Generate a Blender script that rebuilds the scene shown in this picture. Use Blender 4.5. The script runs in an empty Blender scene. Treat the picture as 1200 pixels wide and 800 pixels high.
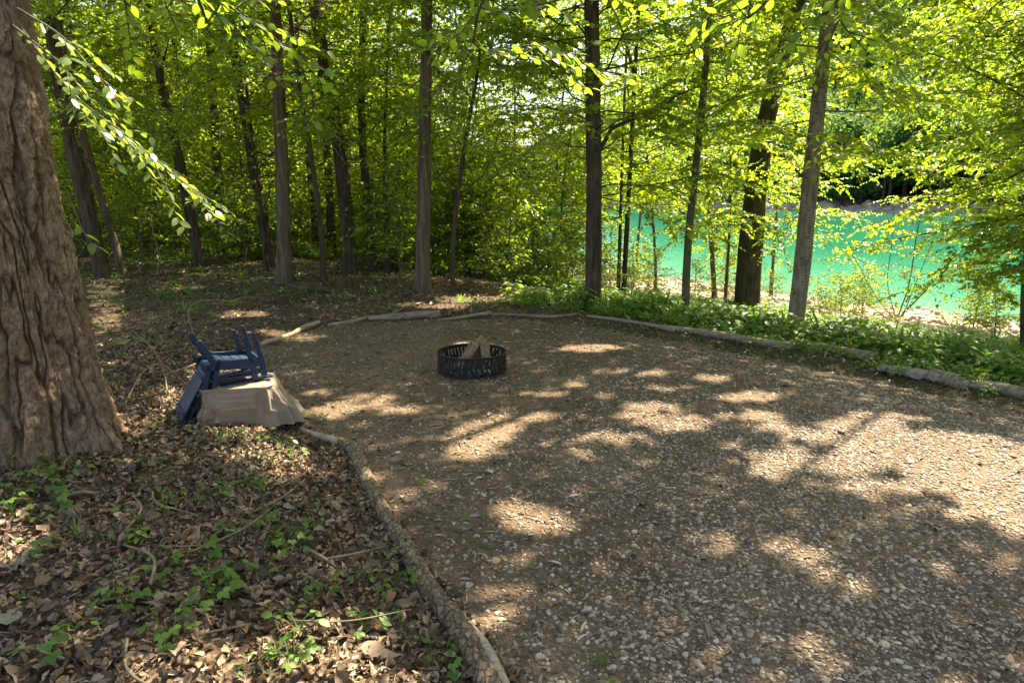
import bpy, math, random
import numpy as np
from mathutils import Vector, Matrix, Euler
S = bpy.context.scene
C = S.collection
random.seed(7)
R = math.radians
PI = math.pi

# ------------------------------------------------------------------ camera, sky, sun
CAM_H, PITCH, FPX = 1.75, R(11.9), 800.0
cam_data = bpy.data.cameras.new('camera'); cam = bpy.data.objects.new('camera', cam_data); C.objects.link(cam)
cam.location = (0, 0, CAM_H); cam.rotation_euler = (PI/2 - PITCH, 0, 0)
cam_data.sensor_width = 36; cam_data.lens = 36*FPX/1200; cam_data.clip_start = .05; cam_data.clip_end = 4000
S.camera = cam
SUN_AZ, SUN_EL = R(40), R(51)
SUN = np.array([math.sin(SUN_AZ)*math.cos(SUN_EL), math.cos(SUN_AZ)*math.cos(SUN_EL), math.sin(SUN_EL)])
W = bpy.data.worlds.new('World'); S.world = W; W.use_nodes = True
wn, wl = W.node_tree.nodes, W.node_tree.links
wn.clear()
sky = wn.new('ShaderNodeTexSky'); sky.sky_type = 'NISHITA'; sky.sun_disc = False
sky.sun_elevation = SUN_EL; sky.sun_rotation = SUN_AZ; sky.air_density = 1.1; sky.dust_density = 3.2; sky.ozone_density = .6
bg = wn.new('ShaderNodeBackground'); bg.inputs[1].default_value = 0.066
wo = wn.new('ShaderNodeOutputWorld')
tc = wn.new('ShaderNodeTexCoord'); cn = wn.new('ShaderNodeTexNoise'); cn.inputs['Scale'].default_value = 2.6; cn.inputs['Detail'].default_value = 6
cr = wn.new('ShaderNodeValToRGB'); cr.color_ramp.elements[0].position = .56; cr.color_ramp.elements[1].position = .72
mx = wn.new('ShaderNodeMix'); mx.data_type = 'RGBA'; mx.inputs['B'].default_value = (6, 6.2, 6.6, 1)
wl.new(tc.outputs['Generated'], cn.inputs['Vector']); wl.new(cn.outputs['Fac'], cr.inputs['Fac'])
wl.new(cr.outputs['Color'], mx.inputs['Factor']); wl.new(sky.outputs['Color'], mx.inputs['A'])
wl.new(mx.outputs['Result'], bg.inputs[0]); wl.new(bg.outputs[0], wo.inputs[0])
sun_d = bpy.data.lights.new('sun', 'SUN'); sun_d.energy = 5.0; sun_d.angle = R(.53); sun_d.color = (1, .87, .68)
sun = bpy.data.objects.new('sun', sun_d); C.objects.link(sun)
sun.rotation_euler = Vector(SUN).to_track_quat('Z', 'Y').to_euler()
S.view_settings.view_transform = 'Standard'; S.view_settings.look = 'None'; S.view_settings.gamma = 1
S.view_settings.exposure = 2.45
S.render.engine = 'CYCLES'
S.cycles.max_bounces = 12; S.cycles.diffuse_bounces = 6; S.cycles.transmission_bounces = 8; S.cycles.glossy_bounces = 2
S.cycles.sample_clamp_indirect = 6; S.cycles.use_denoising = True

# ------------------------------------------------------------------ noise (numpy)
def _hash(ix, iy, iz, seed):
    h = (ix.astype(np.int64)*374761393 + iy.astype(np.int64)*668265263 + iz.astype(np.int64)*2147483647 + seed*1274126177) & 0xffffffff
    h = ((h ^ (h >> 13))*1274126177) & 0xffffffff
    h = ((h ^ (h >> 16))*2246822519) & 0xffffffff
    h ^= h >> 13
    return (h & 0xffffff)/float(0x1000000)
def vnoise(p, seed=0):
    i = np.floor(p); f = p - i; f = f*f*(3 - 2*f); r = 0
    for dx in (0, 1):
        wx = f[:, 0] if dx else 1 - f[:, 0]
        for dy in (0, 1):
            wy = f[:, 1] if dy else 1 - f[:, 1]
            for dz in (0, 1):
                wz = f[:, 2] if dz else 1 - f[:, 2]
                r = r + wx*wy*wz*_hash(i[:, 0]+dx, i[:, 1]+dy, i[:, 2]+dz, seed)
    return r
def fbm(p, octaves=4, seed=0):
    r = 0; a = .5; t = 0
    for k in range(octaves):
        r = r + a*vnoise(p*2**k, seed+k); t += a; a *= .5
    return r/t
def fbm2(x, y, sc=1., octaves=4, seed=0):
    x = np.asarray(x, float); y = np.asarray(y, float)
    p = np.stack([x.ravel()*sc, y.ravel()*sc, np.zeros(x.size)], 1)
    return fbm(p, octaves, seed).reshape(x.shape)
def voro(p, seed=0):
    i = np.floor(p); f1 = np.full(len(p), 9.); f2 = np.full(len(p), 9.); idv = np.zeros(len(p))
    for dx in (-1, 0, 1):
        for dy in (-1, 0, 1):
            for dz in (-1, 0, 1):
                cx, cy, cz = i[:, 0]+dx, i[:, 1]+dy, i[:, 2]+dz
                q = np.stack([cx+_hash(cx, cy, cz, seed), cy+_hash(cx, cy, cz, seed+11), cz+_hash(cx, cy, cz, seed+23)], 1)
                d = np.linalg.norm(q-p, axis=1)
                nearer = d < f1
                idv = np.where(nearer, _hash(cx, cy, cz, seed+37), idv)
                f2 = np.where(nearer, f1, np.minimum(f2, d)); f1 = np.where(nearer, d, f1)
    return f1, f2, idv
def sstep(a, b, x):
    t = np.clip((x-a)/(b-a), 0, 1); return t*t*(3-2*t)

# ------------------------------------------------------------------ terrain
LAKE_Z = -1.8
def shore(x, y):
    return .83*x + .55*y - 22.8 + 1.2*np.sin(x*.21+1) + 1.0*np.sin(y*.13)
def ray(u, v):
    X, Y = (u-600)/FPX, -(v-400)/FPX
    return np.array([X, math.cos(PITCH)+math.sin(PITCH)*Y, -math.sin(PITCH)+math.cos(PITCH)*Y])
def flat_at(u, v):
    d = ray(u, v); t = CAM_H/-d[2]; return d[0]*t, d[1]*t
CAMP = [flat_at(u, v) for u, v in [(600, 800), (510, 690), (430, 570), (385, 522), (352, 502), (335, 470), (300, 432), (300, 410), (372, 383), (430, 377), (515, 375), (680, 372), (780, 387), (1020, 428), (1200, 468)]]
CAMP += [(9, 4.5), (11, -3), (3, -5), (.6, -1)]
CAMP = np.array(CAMP)
def seg_dist(x, y, pts, closed=False):
    d = np.full(x.shape, 1e9); n = len(pts)
    for k in range(n if closed else n-1):
        a = pts[k]; b = pts[(k+1) % n]
        ab = b-a; t = np.clip(((x-a[0])*ab[0]+(y-a[1])*ab[1])/max(ab@ab, 1e-9), 0, 1)
        d = np.minimum(d, np.hypot(x-a[0]-t*ab[0], y-a[1]-t*ab[1]))
    return d
def inside(x, y, pts):
    c = np.zeros(x.shape, bool); n = len(pts)
    for k in range(n):
        a = pts[k]; b = pts[(k+1) % n]
        cond = (a[1] > y) != (b[1] > y)
        with np.errstate(divide='ignore', invalid='ignore'):
            xx = (b[0]-a[0])*(y-a[1])/(b[1]-a[1]) + a[0]
        c ^= cond & (x < xx)
    return c
def camp_sd(x, y):                      # >0 inside the gravel clearing
    x = np.asarray(x, float); y = np.asarray(y, float)
    d = seg_dist(x, y, CAMP, True)
    return np.where(inside(x, y, CAMP), d, -d)
def height(x, y):
    x = np.asarray(x, float); y = np.asarray(y, float)
    s = shore(x, y); sd = camp_sd(x, y)
    h = np.interp(s, [-15.5, -12, -5, 0, 10, 25, 120, 142, 150, 153, 160, 420], [0, -.32, -1.42, -1.83, -2.6, -4.5, -4.5, -3, -1.9, -.7, 2.5, 2.5])
    ratio = x/np.maximum(y, 1)
    h = h + sstep(152, 400, s)*115*sstep(-.06, .34, ratio)
    out = np.clip(-sd, 0, 50)
    near = sstep(-9, -14, s)
    h = h + near*(.10*sstep(0, .5, out) + .018*np.clip(out-1, 0, 60))
    left = sstep(.4, -.4, x + .33*(y-2.2))*sstep(8, 5, y)
    h = h + left*.14*sstep(.1, 1.6, out)
    h = h + near*.12*np.exp(-((y-13.2-.08*x)/.6)**2)*sstep(-5, -3.5, x)*sstep(1.5, .5, x)
    rough = .12+.88*sstep(.2, -.6, sd)
    h = h + rough*sstep(3, -3, s)*(.10*(fbm2(x, y, .8, 3, 3)-.5) + .035*(fbm2(x, y, 4, 3, 5)-.5)) + .012*(fbm2(x, y, 1.1, 2, 9)-.5)
    h = h + sstep(150, 165, s)*3.0*(fbm2(x, y, .12, 4, 13)-.5)
    return h
def H(x, y): return float(height(np.array([float(x)]), np.array([float(y)]))[0])
_T = np.concatenate([np.arange(1.2, 20, .04), np.arange(20, 120, .3)])
def G(u, v):                            # the point of the ground seen towards (u, v)
    d = ray(u, v); t = _T; z = CAM_H + d[2]*t - height(d[0]*t, d[1]*t)
    k = int(np.argmax(z < 0)) if (z < 0).any() else len(t)-1
    t = t[k]; return np.array([d[0]*t, d[1]*t, H(d[0]*t, d[1]*t)])
def at_depth(u, v, y):
    d = ray(u, v); t = y/d[1]; return np.array([d[0]*t, y, CAM_H + d[2]*t])

# ------------------------------------------------------------------ object helpers
def mesh_np(name, V, F, mats, smooth=True, attrs=None, mat_idx=None, colors=None):
    """F: one (n,k) array or a list of such arrays"""
    V = np.ascontiguousarray(V, np.float32)
    Fs = F if isinstance(F, list) else [F]
    Fs = [np.asarray(f, np.int32) for f in Fs if len(f)]
    me = bpy.data.meshes.new(name)
    me.vertices.add(len(V)); me.vertices.foreach_set('co', V.ravel())
    loops = np.concatenate([f.ravel() for f in Fs]); sizes = np.concatenate([np.full(len(f), f.shape[1], np.int32) for f in Fs])
    me.loops.add(len(loops)); me.loops.foreach_set('vertex_index', loops)
    me.polygons.add(len(sizes)); starts = np.concatenate([[0], np.cumsum(sizes)[:-1]]).astype(np.int32)
    me.polygons.foreach_set('loop_start', starts); me.polygons.foreach_set('loop_total', sizes)
    me.polygons.foreach_set('use_smooth', np.full(len(sizes), smooth))
    if mat_idx is not None: me.polygons.foreach_set('material_index', np.asarray(mat_idx, np.int32))
    for m in (mats if isinstance(mats, (list, tuple)) else [mats]): me.materials.append(m)
    me.update(calc_edges=True); me.validate()
    for k, v in (attrs or {}).items():
        a = me.attributes.new(k, 'FLOAT', 'POINT'); a.data.foreach_set('value', np.asarray(v, np.float32))
    for k, v in (colors or {}).items():
        a = me.attributes.new(k, 'FLOAT_COLOR', 'POINT')
        c4 = np.ones((len(V), 4), np.float32); c4[:, :3] = v; a.data.foreach_set('color', c4.ravel())
    return me
def link(name, me, parent=None, loc=None, rot=None, scale=None):
    o = bpy.data.objects.new(name, me); C.objects.link(o)
    if parent is not None: o.parent = parent
    if loc is not None: o.location = loc
    if rot is not None: o.rotation_euler = rot
    if scale is not None: o.scale = scale if hasattr(scale, '__len__') else (scale,)*3
    return o
def tag(o, label=None, cat=None, group=None, kind=None):
    for k, v in (('label', label), ('category', cat), ('group', group), ('kind', kind)):
        if v: o[k] = v
    return o
def thing(name, loc, label, cat, group=None, rot=(0, 0, 0), scale=1.):
    o = link(name, None, None, loc, rot, scale); o.empty_display_size = .1
    return tag(o, label, cat, group)
def dup(root, loc, rot=None, scale=None, label=None, group=None):
    r = root.copy(); C.objects.link(r); r.location = loc
    if rot is not None: r.rotation_euler = rot
    if scale is not None: r.scale = (scale,)*3
    if label: r['label'] = label
    if group: r['group'] = group
    for ch in list(root.children):
        c = ch.copy(); C.objects.link(c); c.parent = r
        for g in list(ch.children):
            d = g.copy(); C.objects.link(d); d.parent = c
    return r
class Acc:                              # accumulates verts / faces into one mesh
    def __init__(s): s.V = []; s.F = {}; s.n = 0; s.A = []
    def add(s, V, F, a=None):
        V = np.asarray(V, float); F = np.asarray(F)
        s.V.append(V); s.F.setdefault(F.shape[1], []).append(F+s.n); s.n += len(V)
        s.A.append(np.zeros(len(V)) if a is None else np.asarray(a))
    def mesh(s, name, mat, smooth=True, attr='tint'):
        return mesh_np(name, np.concatenate(s.V), [np.concatenate(f) for f in s.F.values()], mat, smooth, {attr: np.concatenate(s.A)})
def smooth_path(P, n):
    P = np.asarray(P, float); m = len(P)
    if m == 2: t = np.linspace(0, 1, n)[:, None]; return P[0]*(1-t)+P[1]*t
    Q = np.vstack([2*P[0]-P[1], P, 2*P[-1]-P[-2]]); out = []
    for k, t in enumerate(np.linspace(0, m-1-1e-6, n)):
        i = int(t); f = t-i; a, b, c, d = Q[i], Q[i+1], Q[i+2], Q[i+3]
        out.append(.5*((2*b)+(-a+c)*f+(2*a-5*b+4*c-d)*f*f+(-a+3*b-3*c+d)*f**3))
    return np.array(out)
def tube(P, rad, sides=6, cap=True, flat=None):
    P = np.asarray(P, float); n = len(P); rad = np.broadcast_to(np.asarray(rad, float), (n,))
    T = np.gradient(P, axis=0); T /= np.linalg.norm(T, axis=1)[:, None]+1e-12
    ref = np.array([0, 0, 1.]) if abs(T[0, 2]) < .8 else np.array([1., 0, 0])
    A = ref - T*(T@ref)[:, None]; A /= np.linalg.norm(A, axis=1)[:, None]+1e-9
    B = np.cross(T, A); th = np.arange(sides)*2*PI/sides
    if flat is not None: A = A*flat
    V = (P[:, None]+rad[:, None, None]*(np.cos(th)[None, :, None]*A[:, None]+np.sin(th)[None, :, None]*B[:, None])).reshape(-1, 3)
    i = np.arange(n-1)[:, None]*sides; j = np.arange(sides)[None]; j2 = (j+1) % sides
    F = np.stack([i+j, i+j2, i+sides+j2, i+sides+j], -1).reshape(-1, 4)
    return V, F
def grid_faces(nu, nv, wrap=False):
    i = np.arange(nv-1)[:, None]*nu; m = nu if wrap else nu-1; j = np.arange(m)[None]; j2 = (j+1) % nu
    return np.stack([i+j, i+j2, i+nu+j2, i+nu+j], -1).reshape(-1, 4)
def box(sx, sy, sz, c=(0, 0, 0)):
    v = np.array([[x, y, z] for z in (-.5, .5) for y in (-.5, .5) for x in (-.5, .5)])*[sx, sy, sz]+c
    return v, np.array([[0, 2, 3, 1], [4, 5, 7, 6], [0, 1, 5, 4], [2, 6, 7, 3], [0, 4, 6, 2], [1, 3, 7, 5]])
def bevel(o, w=.004, seg=2):
    m = o.modifiers.new('bevel', 'BEVEL'); m.width = w; m.segments = seg; m.limit_method = 'ANGLE'; m.angle_limit = R(35); return o

# ------------------------------------------------------------------ materials
class MT:
    def __init__(s, name):
        s.m = bpy.data.materials.new(name); s.m.use_nodes = True; s.n = s.m.node_tree.nodes; s.l = s.m.node_tree.links
        s.bsdf = s.n['Principled BSDF']; s.out = s.n['Material Output']
    def N(s, t, **kw):
        x = s.n.new('ShaderNode'+t)
        for k, v in kw.items():
            if k in ('op',): x.operation = v
            elif hasattr(x, k): setattr(x, k, v)
        return x
    def set(s, sock, v):
        if hasattr(v, 'links') or isinstance(v, bpy.types.NodeSocket): s.l.new(v, sock)
        else: sock.default_value = v
    def noise(s, vec, scale, detail=4, rough=.55, dist=0.):
        x = s.N('TexNoise'); s.set(x.inputs['Scale'], scale); x.inputs['Detail'].default_value = detail; x.inputs['Roughness'].default_value = rough; x.inputs['Distortion'].default_value = dist
        if vec is not None: s.l.new(vec, x.inputs['Vector'])
        return x.outputs['Fac']
    def voro(s, vec, scale, feature='F1', out='Distance'):
        x = s.N('TexVoronoi'); x.feature = feature; x.inputs['Scale'].default_value = scale
        if vec is not None: s.l.new(vec, x.inputs['Vector'])
        return x.outputs[out]
    def map(s, vec, scale=(1, 1, 1)):
        x = s.N('Mapping'); x.inputs['Scale'].default_value = scale; s.l.new(vec, x.inputs['Vector']); return x.outputs[0]
    def ramp(s, fac, stops):
        x = s.N('ValToRGB'); e = x.color_ramp.elements
        while len(e) < len(stops): e.new(.5)
        for k, (p, c) in enumerate(stops):
            e[k].position = p; e[k].color = (*c, 1) if hasattr(c, '__len__') else (c, c, c, 1)
        s.l.new(fac, x.inputs[0]); return x.outputs[0]
    def mix(s, f, a, b, blend='MIX'):
        x = s.N('Mix'); x.data_type = 'RGBA'; x.blend_type = blend
        s.set(x.inputs['Factor'], f)
        for k, v in (('A', a), ('B', b)):
            if isinstance(v, tuple) and len(v) == 3: v = (*v, 1)
            s.set(x.inputs[k], v)
        return x.outputs['Result']
    def math(s, op, a, b=0.):
        x = s.N('Math'); x.operation = op; s.set(x.inputs[0], a); s.set(x.inputs[1], b); return x.outputs[0]
    def obj(s): return s.N('TexCoord').outputs['Object']
    def pos(s): return s.N('NewGeometry').outputs['Position']
    def attr(s, name, out='Fac'):
        x = s.N('Attribute'); x.attribute_name = name; return x.outputs[out]
    def rnd(s): return s.N('ObjectInfo').outputs['Random']
    def bump(s, h, strength=.5, dist=.02, normal=None):
        x = s.N('Bump'); x.inputs['Strength'].default_value = strength; x.inputs['Distance'].default_value = dist; s.l.new(h, x.inputs['Height'])
        if normal is not None: s.l.new(normal, x.inputs['Normal'])
        return x.outputs[0]
    def done(s, col=None, rough=.8, normal=None, spec=.3, metal=0.):
        if col is not None: s.set(s.bsdf.inputs['Base Color'], (*col, 1) if isinstance(col, tuple) and len(col) == 3 else col)
        s.set(s.bsdf.inputs['Roughness'], rough); s.bsdf.inputs['Specular IOR Level'].default_value = spec; s.bsdf.inputs['Metallic'].default_value = metal
        if normal is not None: s.l.new(normal, s.bsdf.inputs['Normal'])
        return s.m

def leaf_mat(name, ramp, trans, fac=.5, rough=.42, use='tint'):
    t = MT(name); a = t.attr('tint') if use == 'tint' else t.rnd()
    col = t.ramp(a, ramp)
    tr = t.N('BsdfTranslucent')
    tcol = t.ramp(a, trans); t.l.new(tcol, tr.inputs['Color'])
    t.done(col, rough, spec=.45)
    ms = t.N('MixShader'); ms.inputs[0].default_value = fac
    t.l.new(t.bsdf.outputs[0], ms.inputs[1]); t.l.new(tr.outputs[0], ms.inputs[2]); t.l.new(ms.outputs[0], t.out.inputs[0])
    return t.m
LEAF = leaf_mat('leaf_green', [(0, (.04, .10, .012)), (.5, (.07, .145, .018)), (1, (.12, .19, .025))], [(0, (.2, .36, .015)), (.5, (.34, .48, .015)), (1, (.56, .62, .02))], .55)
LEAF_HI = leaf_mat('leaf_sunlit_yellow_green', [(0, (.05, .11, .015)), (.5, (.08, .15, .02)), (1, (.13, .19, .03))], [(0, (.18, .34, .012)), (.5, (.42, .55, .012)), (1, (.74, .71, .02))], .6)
LEAF_SILVER = leaf_mat('leaf_glossy', [(0, (.08, .14, .03)), (1, (.16, .22, .06))], [(0, (.30, .45, .03)), (1, (.5, .58, .04))], .4, .3, 'rnd')
LEAF_HERB = leaf_mat('leaf_herb', [(0, (.06, .14, .015)), (1, (.13, .22, .03))], [(0, (.2, .40, .03)), (1, (.38, .55, .04))], .42, .5, 'rnd')
LEAF_FAR = leaf_mat('leaf_far_hill', [(0, (.025, .07, .03)), (1, (.06, .12, .03))], [(0, (.08, .18, .03)), (1, (.2, .32, .03))], .45, .7)

def bark_mat(name, c0, c1, scale=(9, 9, 1.6), strength=.7, warm=None):
    t = MT(name); v = t.map(t.obj(), scale)
    n = t.noise(v, 1.6, 6, .65, .6); n2 = t.noise(t.obj(), 3, 3)
    col = t.ramp(n, [(.3, c0), (.62, c1)])
    if warm: col = t.mix(t.ramp(n2, [(.42, 0.), (.65, 1.)]), col, warm)
    return t.done(col, .9, t.bump(n, strength, .03), .15)
BARK_DARK = bark_mat('bark_dark', (.025, .018, .012), (.10, .075, .05))
BARK_BROWN = bark_mat('bark_brown', (.033, .025, .017), (.165, .122, .082), (12, 12, .9), .8)
BARK_GREY = bark_mat('bark_grey', (.05, .042, .03), (.16, .135, .10), (7, 7, 2.2), .5, (.07, .085, .04))
def birch_mat():
    t = MT('bark_birch'); v = t.map(t.obj(), (7.0, 7.0, 34)); n = t.noise(v, 1.3, 4, .6)
    v2 = t.map(t.obj(), (14, 14, 3)); n2 = t.noise(v2, 1.5, 4)
    c = t.ramp(n2, [(.3, (.10, .075, .05)), (.65, (.26, .21, .15))]); c = t.mix(t.ramp(n, [(.36, 1.), (.42, 0.)]), c, (.04, .028, .02))
    return t.done(c, .75, t.bump(t.math('ADD', n, n2), .5, .012), .25)
BIRCH = birch_mat()
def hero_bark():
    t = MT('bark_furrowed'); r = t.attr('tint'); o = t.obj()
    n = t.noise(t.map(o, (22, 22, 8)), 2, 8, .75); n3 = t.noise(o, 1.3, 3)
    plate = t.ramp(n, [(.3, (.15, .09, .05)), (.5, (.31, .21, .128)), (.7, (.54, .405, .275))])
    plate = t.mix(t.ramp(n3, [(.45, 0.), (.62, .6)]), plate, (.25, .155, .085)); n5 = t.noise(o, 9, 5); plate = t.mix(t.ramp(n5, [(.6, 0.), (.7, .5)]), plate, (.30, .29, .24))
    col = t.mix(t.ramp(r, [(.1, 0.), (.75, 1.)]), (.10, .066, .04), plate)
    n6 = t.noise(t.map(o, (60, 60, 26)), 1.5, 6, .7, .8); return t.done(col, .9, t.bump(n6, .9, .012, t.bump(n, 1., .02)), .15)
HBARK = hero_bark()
def log_bark():
    t = MT('bark_log_mossy'); o = t.obj(); r = t.attr('tint')
    n = t.noise(t.map(o, (11, 11, 11)), 2.2, 8, .75, .5); n2 = t.noise(o, 2.3, 3); vv = t.voro(t.map(o, (30, 22, 22)), 1., 'DISTANCE_TO_EDGE')
    c = t.ramp(n, [(.32, (.11, .075, .043)), (.5, (.27, .195, .12)), (.7, (.44, .345, .23))])
    c = t.mix(t.ramp(n2, [(.52, 0.), (.68, .55)]), c, (.13, .115, .045))
    c = t.mix(t.ramp(r, [(.0, .35), (.3, 1.)]), (.07, .055, .03), c)
    c = t.mix(t.ramp(vv, [(.0, .6), (.12, 0.)]), c, (.06, .042, .025))
    return t.done(c, .85, t.bump(n, .8, .015, t.bump(t.ramp(vv, [(0, 0.), (.15, 1.)]), .8, .012)), .2)
LOGBARK = log_bark()
def wood_mat(name, a, b, sc=(2, 30, 30)):
    t = MT(name); n = t.noise(t.map(t.obj(), sc), 1.2, 5, .6)
    return t.done(t.ramp(n, [(.3, a), (.68, b)]), .8, t.bump(n, .6, .01), .2)
WOOD_OLD = wood_mat('wood_weathered', (.10, .075, .05), (.34, .27, .19), (3, 22, 22))
WOOD_PALE = wood_mat('wood_pale', (.22, .16, .10), (.48, .39, .27))
WOOD_SPLIT = wood_mat('wood_split', (.10, .065, .035), (.30, .21, .12), (3, 26, 26))
STICK = wood_mat('dry_stem', (.12, .09, .05), (.30, .23, .14), (8, 8, 8))
def stone_mat():
    t = MT('stone_grey'); n = t.noise(t.obj(), 9, 6, .65); v = t.voro(t.map(t.obj(), (3, 8, 3)), 2.5)
    return t.done(t.ramp(n, [(.3, (.13, .108, .085)), (.7, (.36, .31, .25))]), .85, t.bump(n, .7, .02), .2)
STONE = stone_mat()
def shore_stone():
    t = MT('shore_stone'); n = t.noise(t.obj(), 4, 5); return t.done(t.ramp(n, [(.3, (.24, .19, .14)), (.7, (.50, .41, .31))]), .9, t.bump(n, .5, .02), .15)
SHORESTONE = shore_stone()
def pebble_mat():
    t = MT('pebble'); r = t.rnd(); n = t.noise(t.obj(), 3, 4)
    c = t.ramp(r, [(0, (.09, .062, .037)), (.3, (.18, .132, .084)), (.6, (.30, .23, .155)), (.85, (.45, .365, .255)), (1, (.58, .50, .38))])
    c = t.mix(t.ramp(n, [(.35, .45), (.65, 0.)]), c, (.09, .07, .05))
    return t.done(c, .62, None, .35)
PEBBLE = pebble_mat()
def litter_mat():
    t = MT('dead_leaf'); r = t.rnd(); n = t.noise(t.obj(), 2.5, 4)
    c = t.ramp(r, [(0, (.055, .036, .02)), (.3, (.14, .09, .05)), (.55, (.245, .16, .09)), (.8, (.36, .25, .15)), (.95, (.44, .33, .21)), (1, (.42, .22, .07))])
    c = t.mix(t.ramp(n, [(.3, .5), (.7, 0.)]), c, (.03, .02, .012))
    tr = t.N('BsdfTranslucent'); t.l.new(c, tr.inputs[0]); t.done(c, .5, None, .35)
    ms = t.N('MixShader'); ms.inputs[0].default_value = .12; t.l.new(t.bsdf.outputs[0], ms.inputs[1]); t.l.new(tr.outputs[0], ms.inputs[2]); t.l.new(ms.outputs[0], t.out.inputs[0])
    return t.m
LITTER = litter_mat()
def chip_mat():
    t = MT('wood_chip'); r = t.rnd()
    return t.done(t.ramp(r, [(0, (.06, .045, .028)), (.45, (.17, .125, .08)), (.8, (.32, .25, .17)), (1, (.52, .45, .34))]), .8, None, .2)
CHIP = chip_mat()
def ground_mat():
    t = MT('earth'); p = t.pos(); c = t.attr('gcol', 'Color')
    n1 = t.noise(p, 1.3, 5, .6); n2 = t.noise(p, 22, 5, .7); n3 = t.noise(p, 90, 4, .7)
    vn = t.voro(p, 34, 'F1'); vc = t.voro(p, 34, 'F1', 'Color')
    c = t.mix(1., c, t.ramp(n1, [(.25, .72), (.75, 1.25)]), 'MULTIPLY')
    c = t.mix(1., c, t.ramp(n2, [(.3, .6), (.7, 1.35)]), 'MULTIPLY')
    sp = t.ramp(vc, [(.72, 0.), (.84, .55)])
    sp = t.math('MULTIPLY', sp, t.ramp(vn, [(.25, 1.), (.5, 0.)]))
    c = t.mix(sp, c, (.30, .25, .18))
    h = t.math('ADD', n2, t.math('MULTIPLY', n3, .5)); h = t.math('SUBTRACT', h, t.math('MULTIPLY', vn, .8))
    return t.done(c, .95, t.bump(h, .8, .02), .1)
GROUND = ground_mat()
def water_mat():
    t = MT('emerald_water'); p = t.pos()
    d = t.N('VectorMath'); d.operation = 'DOT_PRODUCT'; t.l.new(p, d.inputs[0]); d.inputs[1].default_value = (.83, .55, 0)
    s = t.math('SUBTRACT', d.outputs['Value'], 22.8); s = t.math('DIVIDE', s, 60.)
    c = t.ramp(s, [(0, (.13, .26, .17)), (.08, (.07, .28, .16)), (.35, (.014, .19, .102)), (1, (.010, .155, .08))])
    n = t.noise(t.map(p, (1, 1, 1)), 2.2, 4, .6); n2 = t.noise(p, .35, 3)
    c = t.mix(t.ramp(n2, [(.35, 0.), (.7, .3)]), c, (.025, .25, .135))
    return t.done(c, .08, t.bump(n, .3, .14), .5)
WATER = water_mat()
def plastic_mat():
    t = MT('navy_plastic'); n = t.noise(t.obj(), 30, 4); n2 = t.noise(t.obj(), 5, 4)
    c = t.mix(t.ramp(n2, [(.45, 0.), (.75, .35)]), (.004, .018, .055), (.02, .032, .055))
    return t.done(c, t.ramp(n2, [(.3, .45), (.7, .65)]), t.bump(n, .12, .003), .5)
PLASTIC = plastic_mat()
def tarp_mat():
    t = MT('tan_vinyl'); n = t.noise(t.obj(), 55, 3); n2 = t.noise(t.obj(), 4, 5)
    c = t.mix(t.ramp(n2, [(.4, 0.), (.75, .5)]), (.27, .205, .14), (.18, .14, .10))
    z = t.N('SeparateXYZ'); t.l.new(t.obj(), z.inputs[0])
    n4 = t.noise(t.obj(), 16, 4)
    c = t.mix(t.math('MULTIPLY', t.ramp(z.outputs[2], [(.31, 0.), (.345, 1.)]), t.ramp(n4, [(.35, .25), (.6, .8)])), c, (.27, .28, .26))
    return t.done(c, .52, t.bump(n, .1, .002), .4)
TARP = tarp_mat()
def iron_mat():
    t = MT('black_steel'); n = t.noise(t.obj(), 25, 5)
    n2 = t.noise(t.obj(), 6, 5); return t.done(t.mix(t.ramp(n2, [(.55, 0.), (.7, .6)]), t.ramp(n, [(.3, (.009, .010, .011)), (.7, (.026, .028, .030))]), (.08, .035, .018)), .5, t.bump(n, .15, .002), .5, .4)
IRON = iron_mat()
def ash_mat():
    t = MT('ash'); n = t.noise(t.obj(), 20, 5)
    return t.done(t.ramp(n, [(.3, (.03, .027, .023)), (.7, (.14, .125, .11))]), .95, t.bump(n, .8, .02), .1)
ASH = ash_mat()

# ------------------------------------------------------------------ the ground sheet
def axis(dense_a, dense_b, step, lim_a, lim_b, grow=1.075):
    mid = list(np.arange(dense_a, dense_b, step)); a = []; x = dense_a; d = step
    while x > lim_a: d *= grow; x -= d; a.append(x)
    b = []; x = mid[-1]; d = step
    while x < lim_b: d *= grow; x += d; b.append(x)
    return np.array(a[::-1]+mid+b)
gx = axis(-7, 9, .075, -900, 1300); gy = axis(.8, 14.5, .075, -500, 1500)
XX, YY = np.meshgrid(gx, gy); xf, yf = XX.ravel(), YY.ravel()
zf = height(xf, yf)
sdv = camp_sd(xf, yf); sv = shore(xf, yf)
edge = sstep(-.12, .12, sdv + .35*(fbm2(xf, yf, 2.2, 3, 21)-.5))
def col(a): return np.array(a)[None]
nA = fbm2(xf, yf, 1.7, 4, 31)[:, None]; nB = fbm2(xf, yf, .35, 3, 41)[:, None]
gc_gravel = col((.135, .094, .058))*(.85+.5*nA) + col((.02, .015, .01))*nB
gc_forest = col((.085, .058, .034))*(.7+.8*nA)
gc_moss = col((.055, .075, .02))*(.8+.4*nA)
forest = gc_forest*(1-.6*sstep(.5, .7, nB)) + gc_moss*.6*sstep(.5, .7, nB)
gcl = forest*(1-edge[:, None]) + gc_gravel*edge[:, None]
e2 = sstep(-14.5, -12.5, sv)[:, None]*(1-edge[:, None]); gcl = gcl*(1-e2) + gc_moss*e2
e3 = sstep(-7.5, -4.5, sv+3*(nA[:, 0]-.5))[:, None]; gcl = gcl*(1-e3) + col((.30, .255, .19))*(.8+.4*nA)*e3
e4 = sstep(20, 60, sv)[:, None]; gcl = gcl*(1-e4)+col((.46, .37, .28))*(.6+.8*nA)*e4
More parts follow.
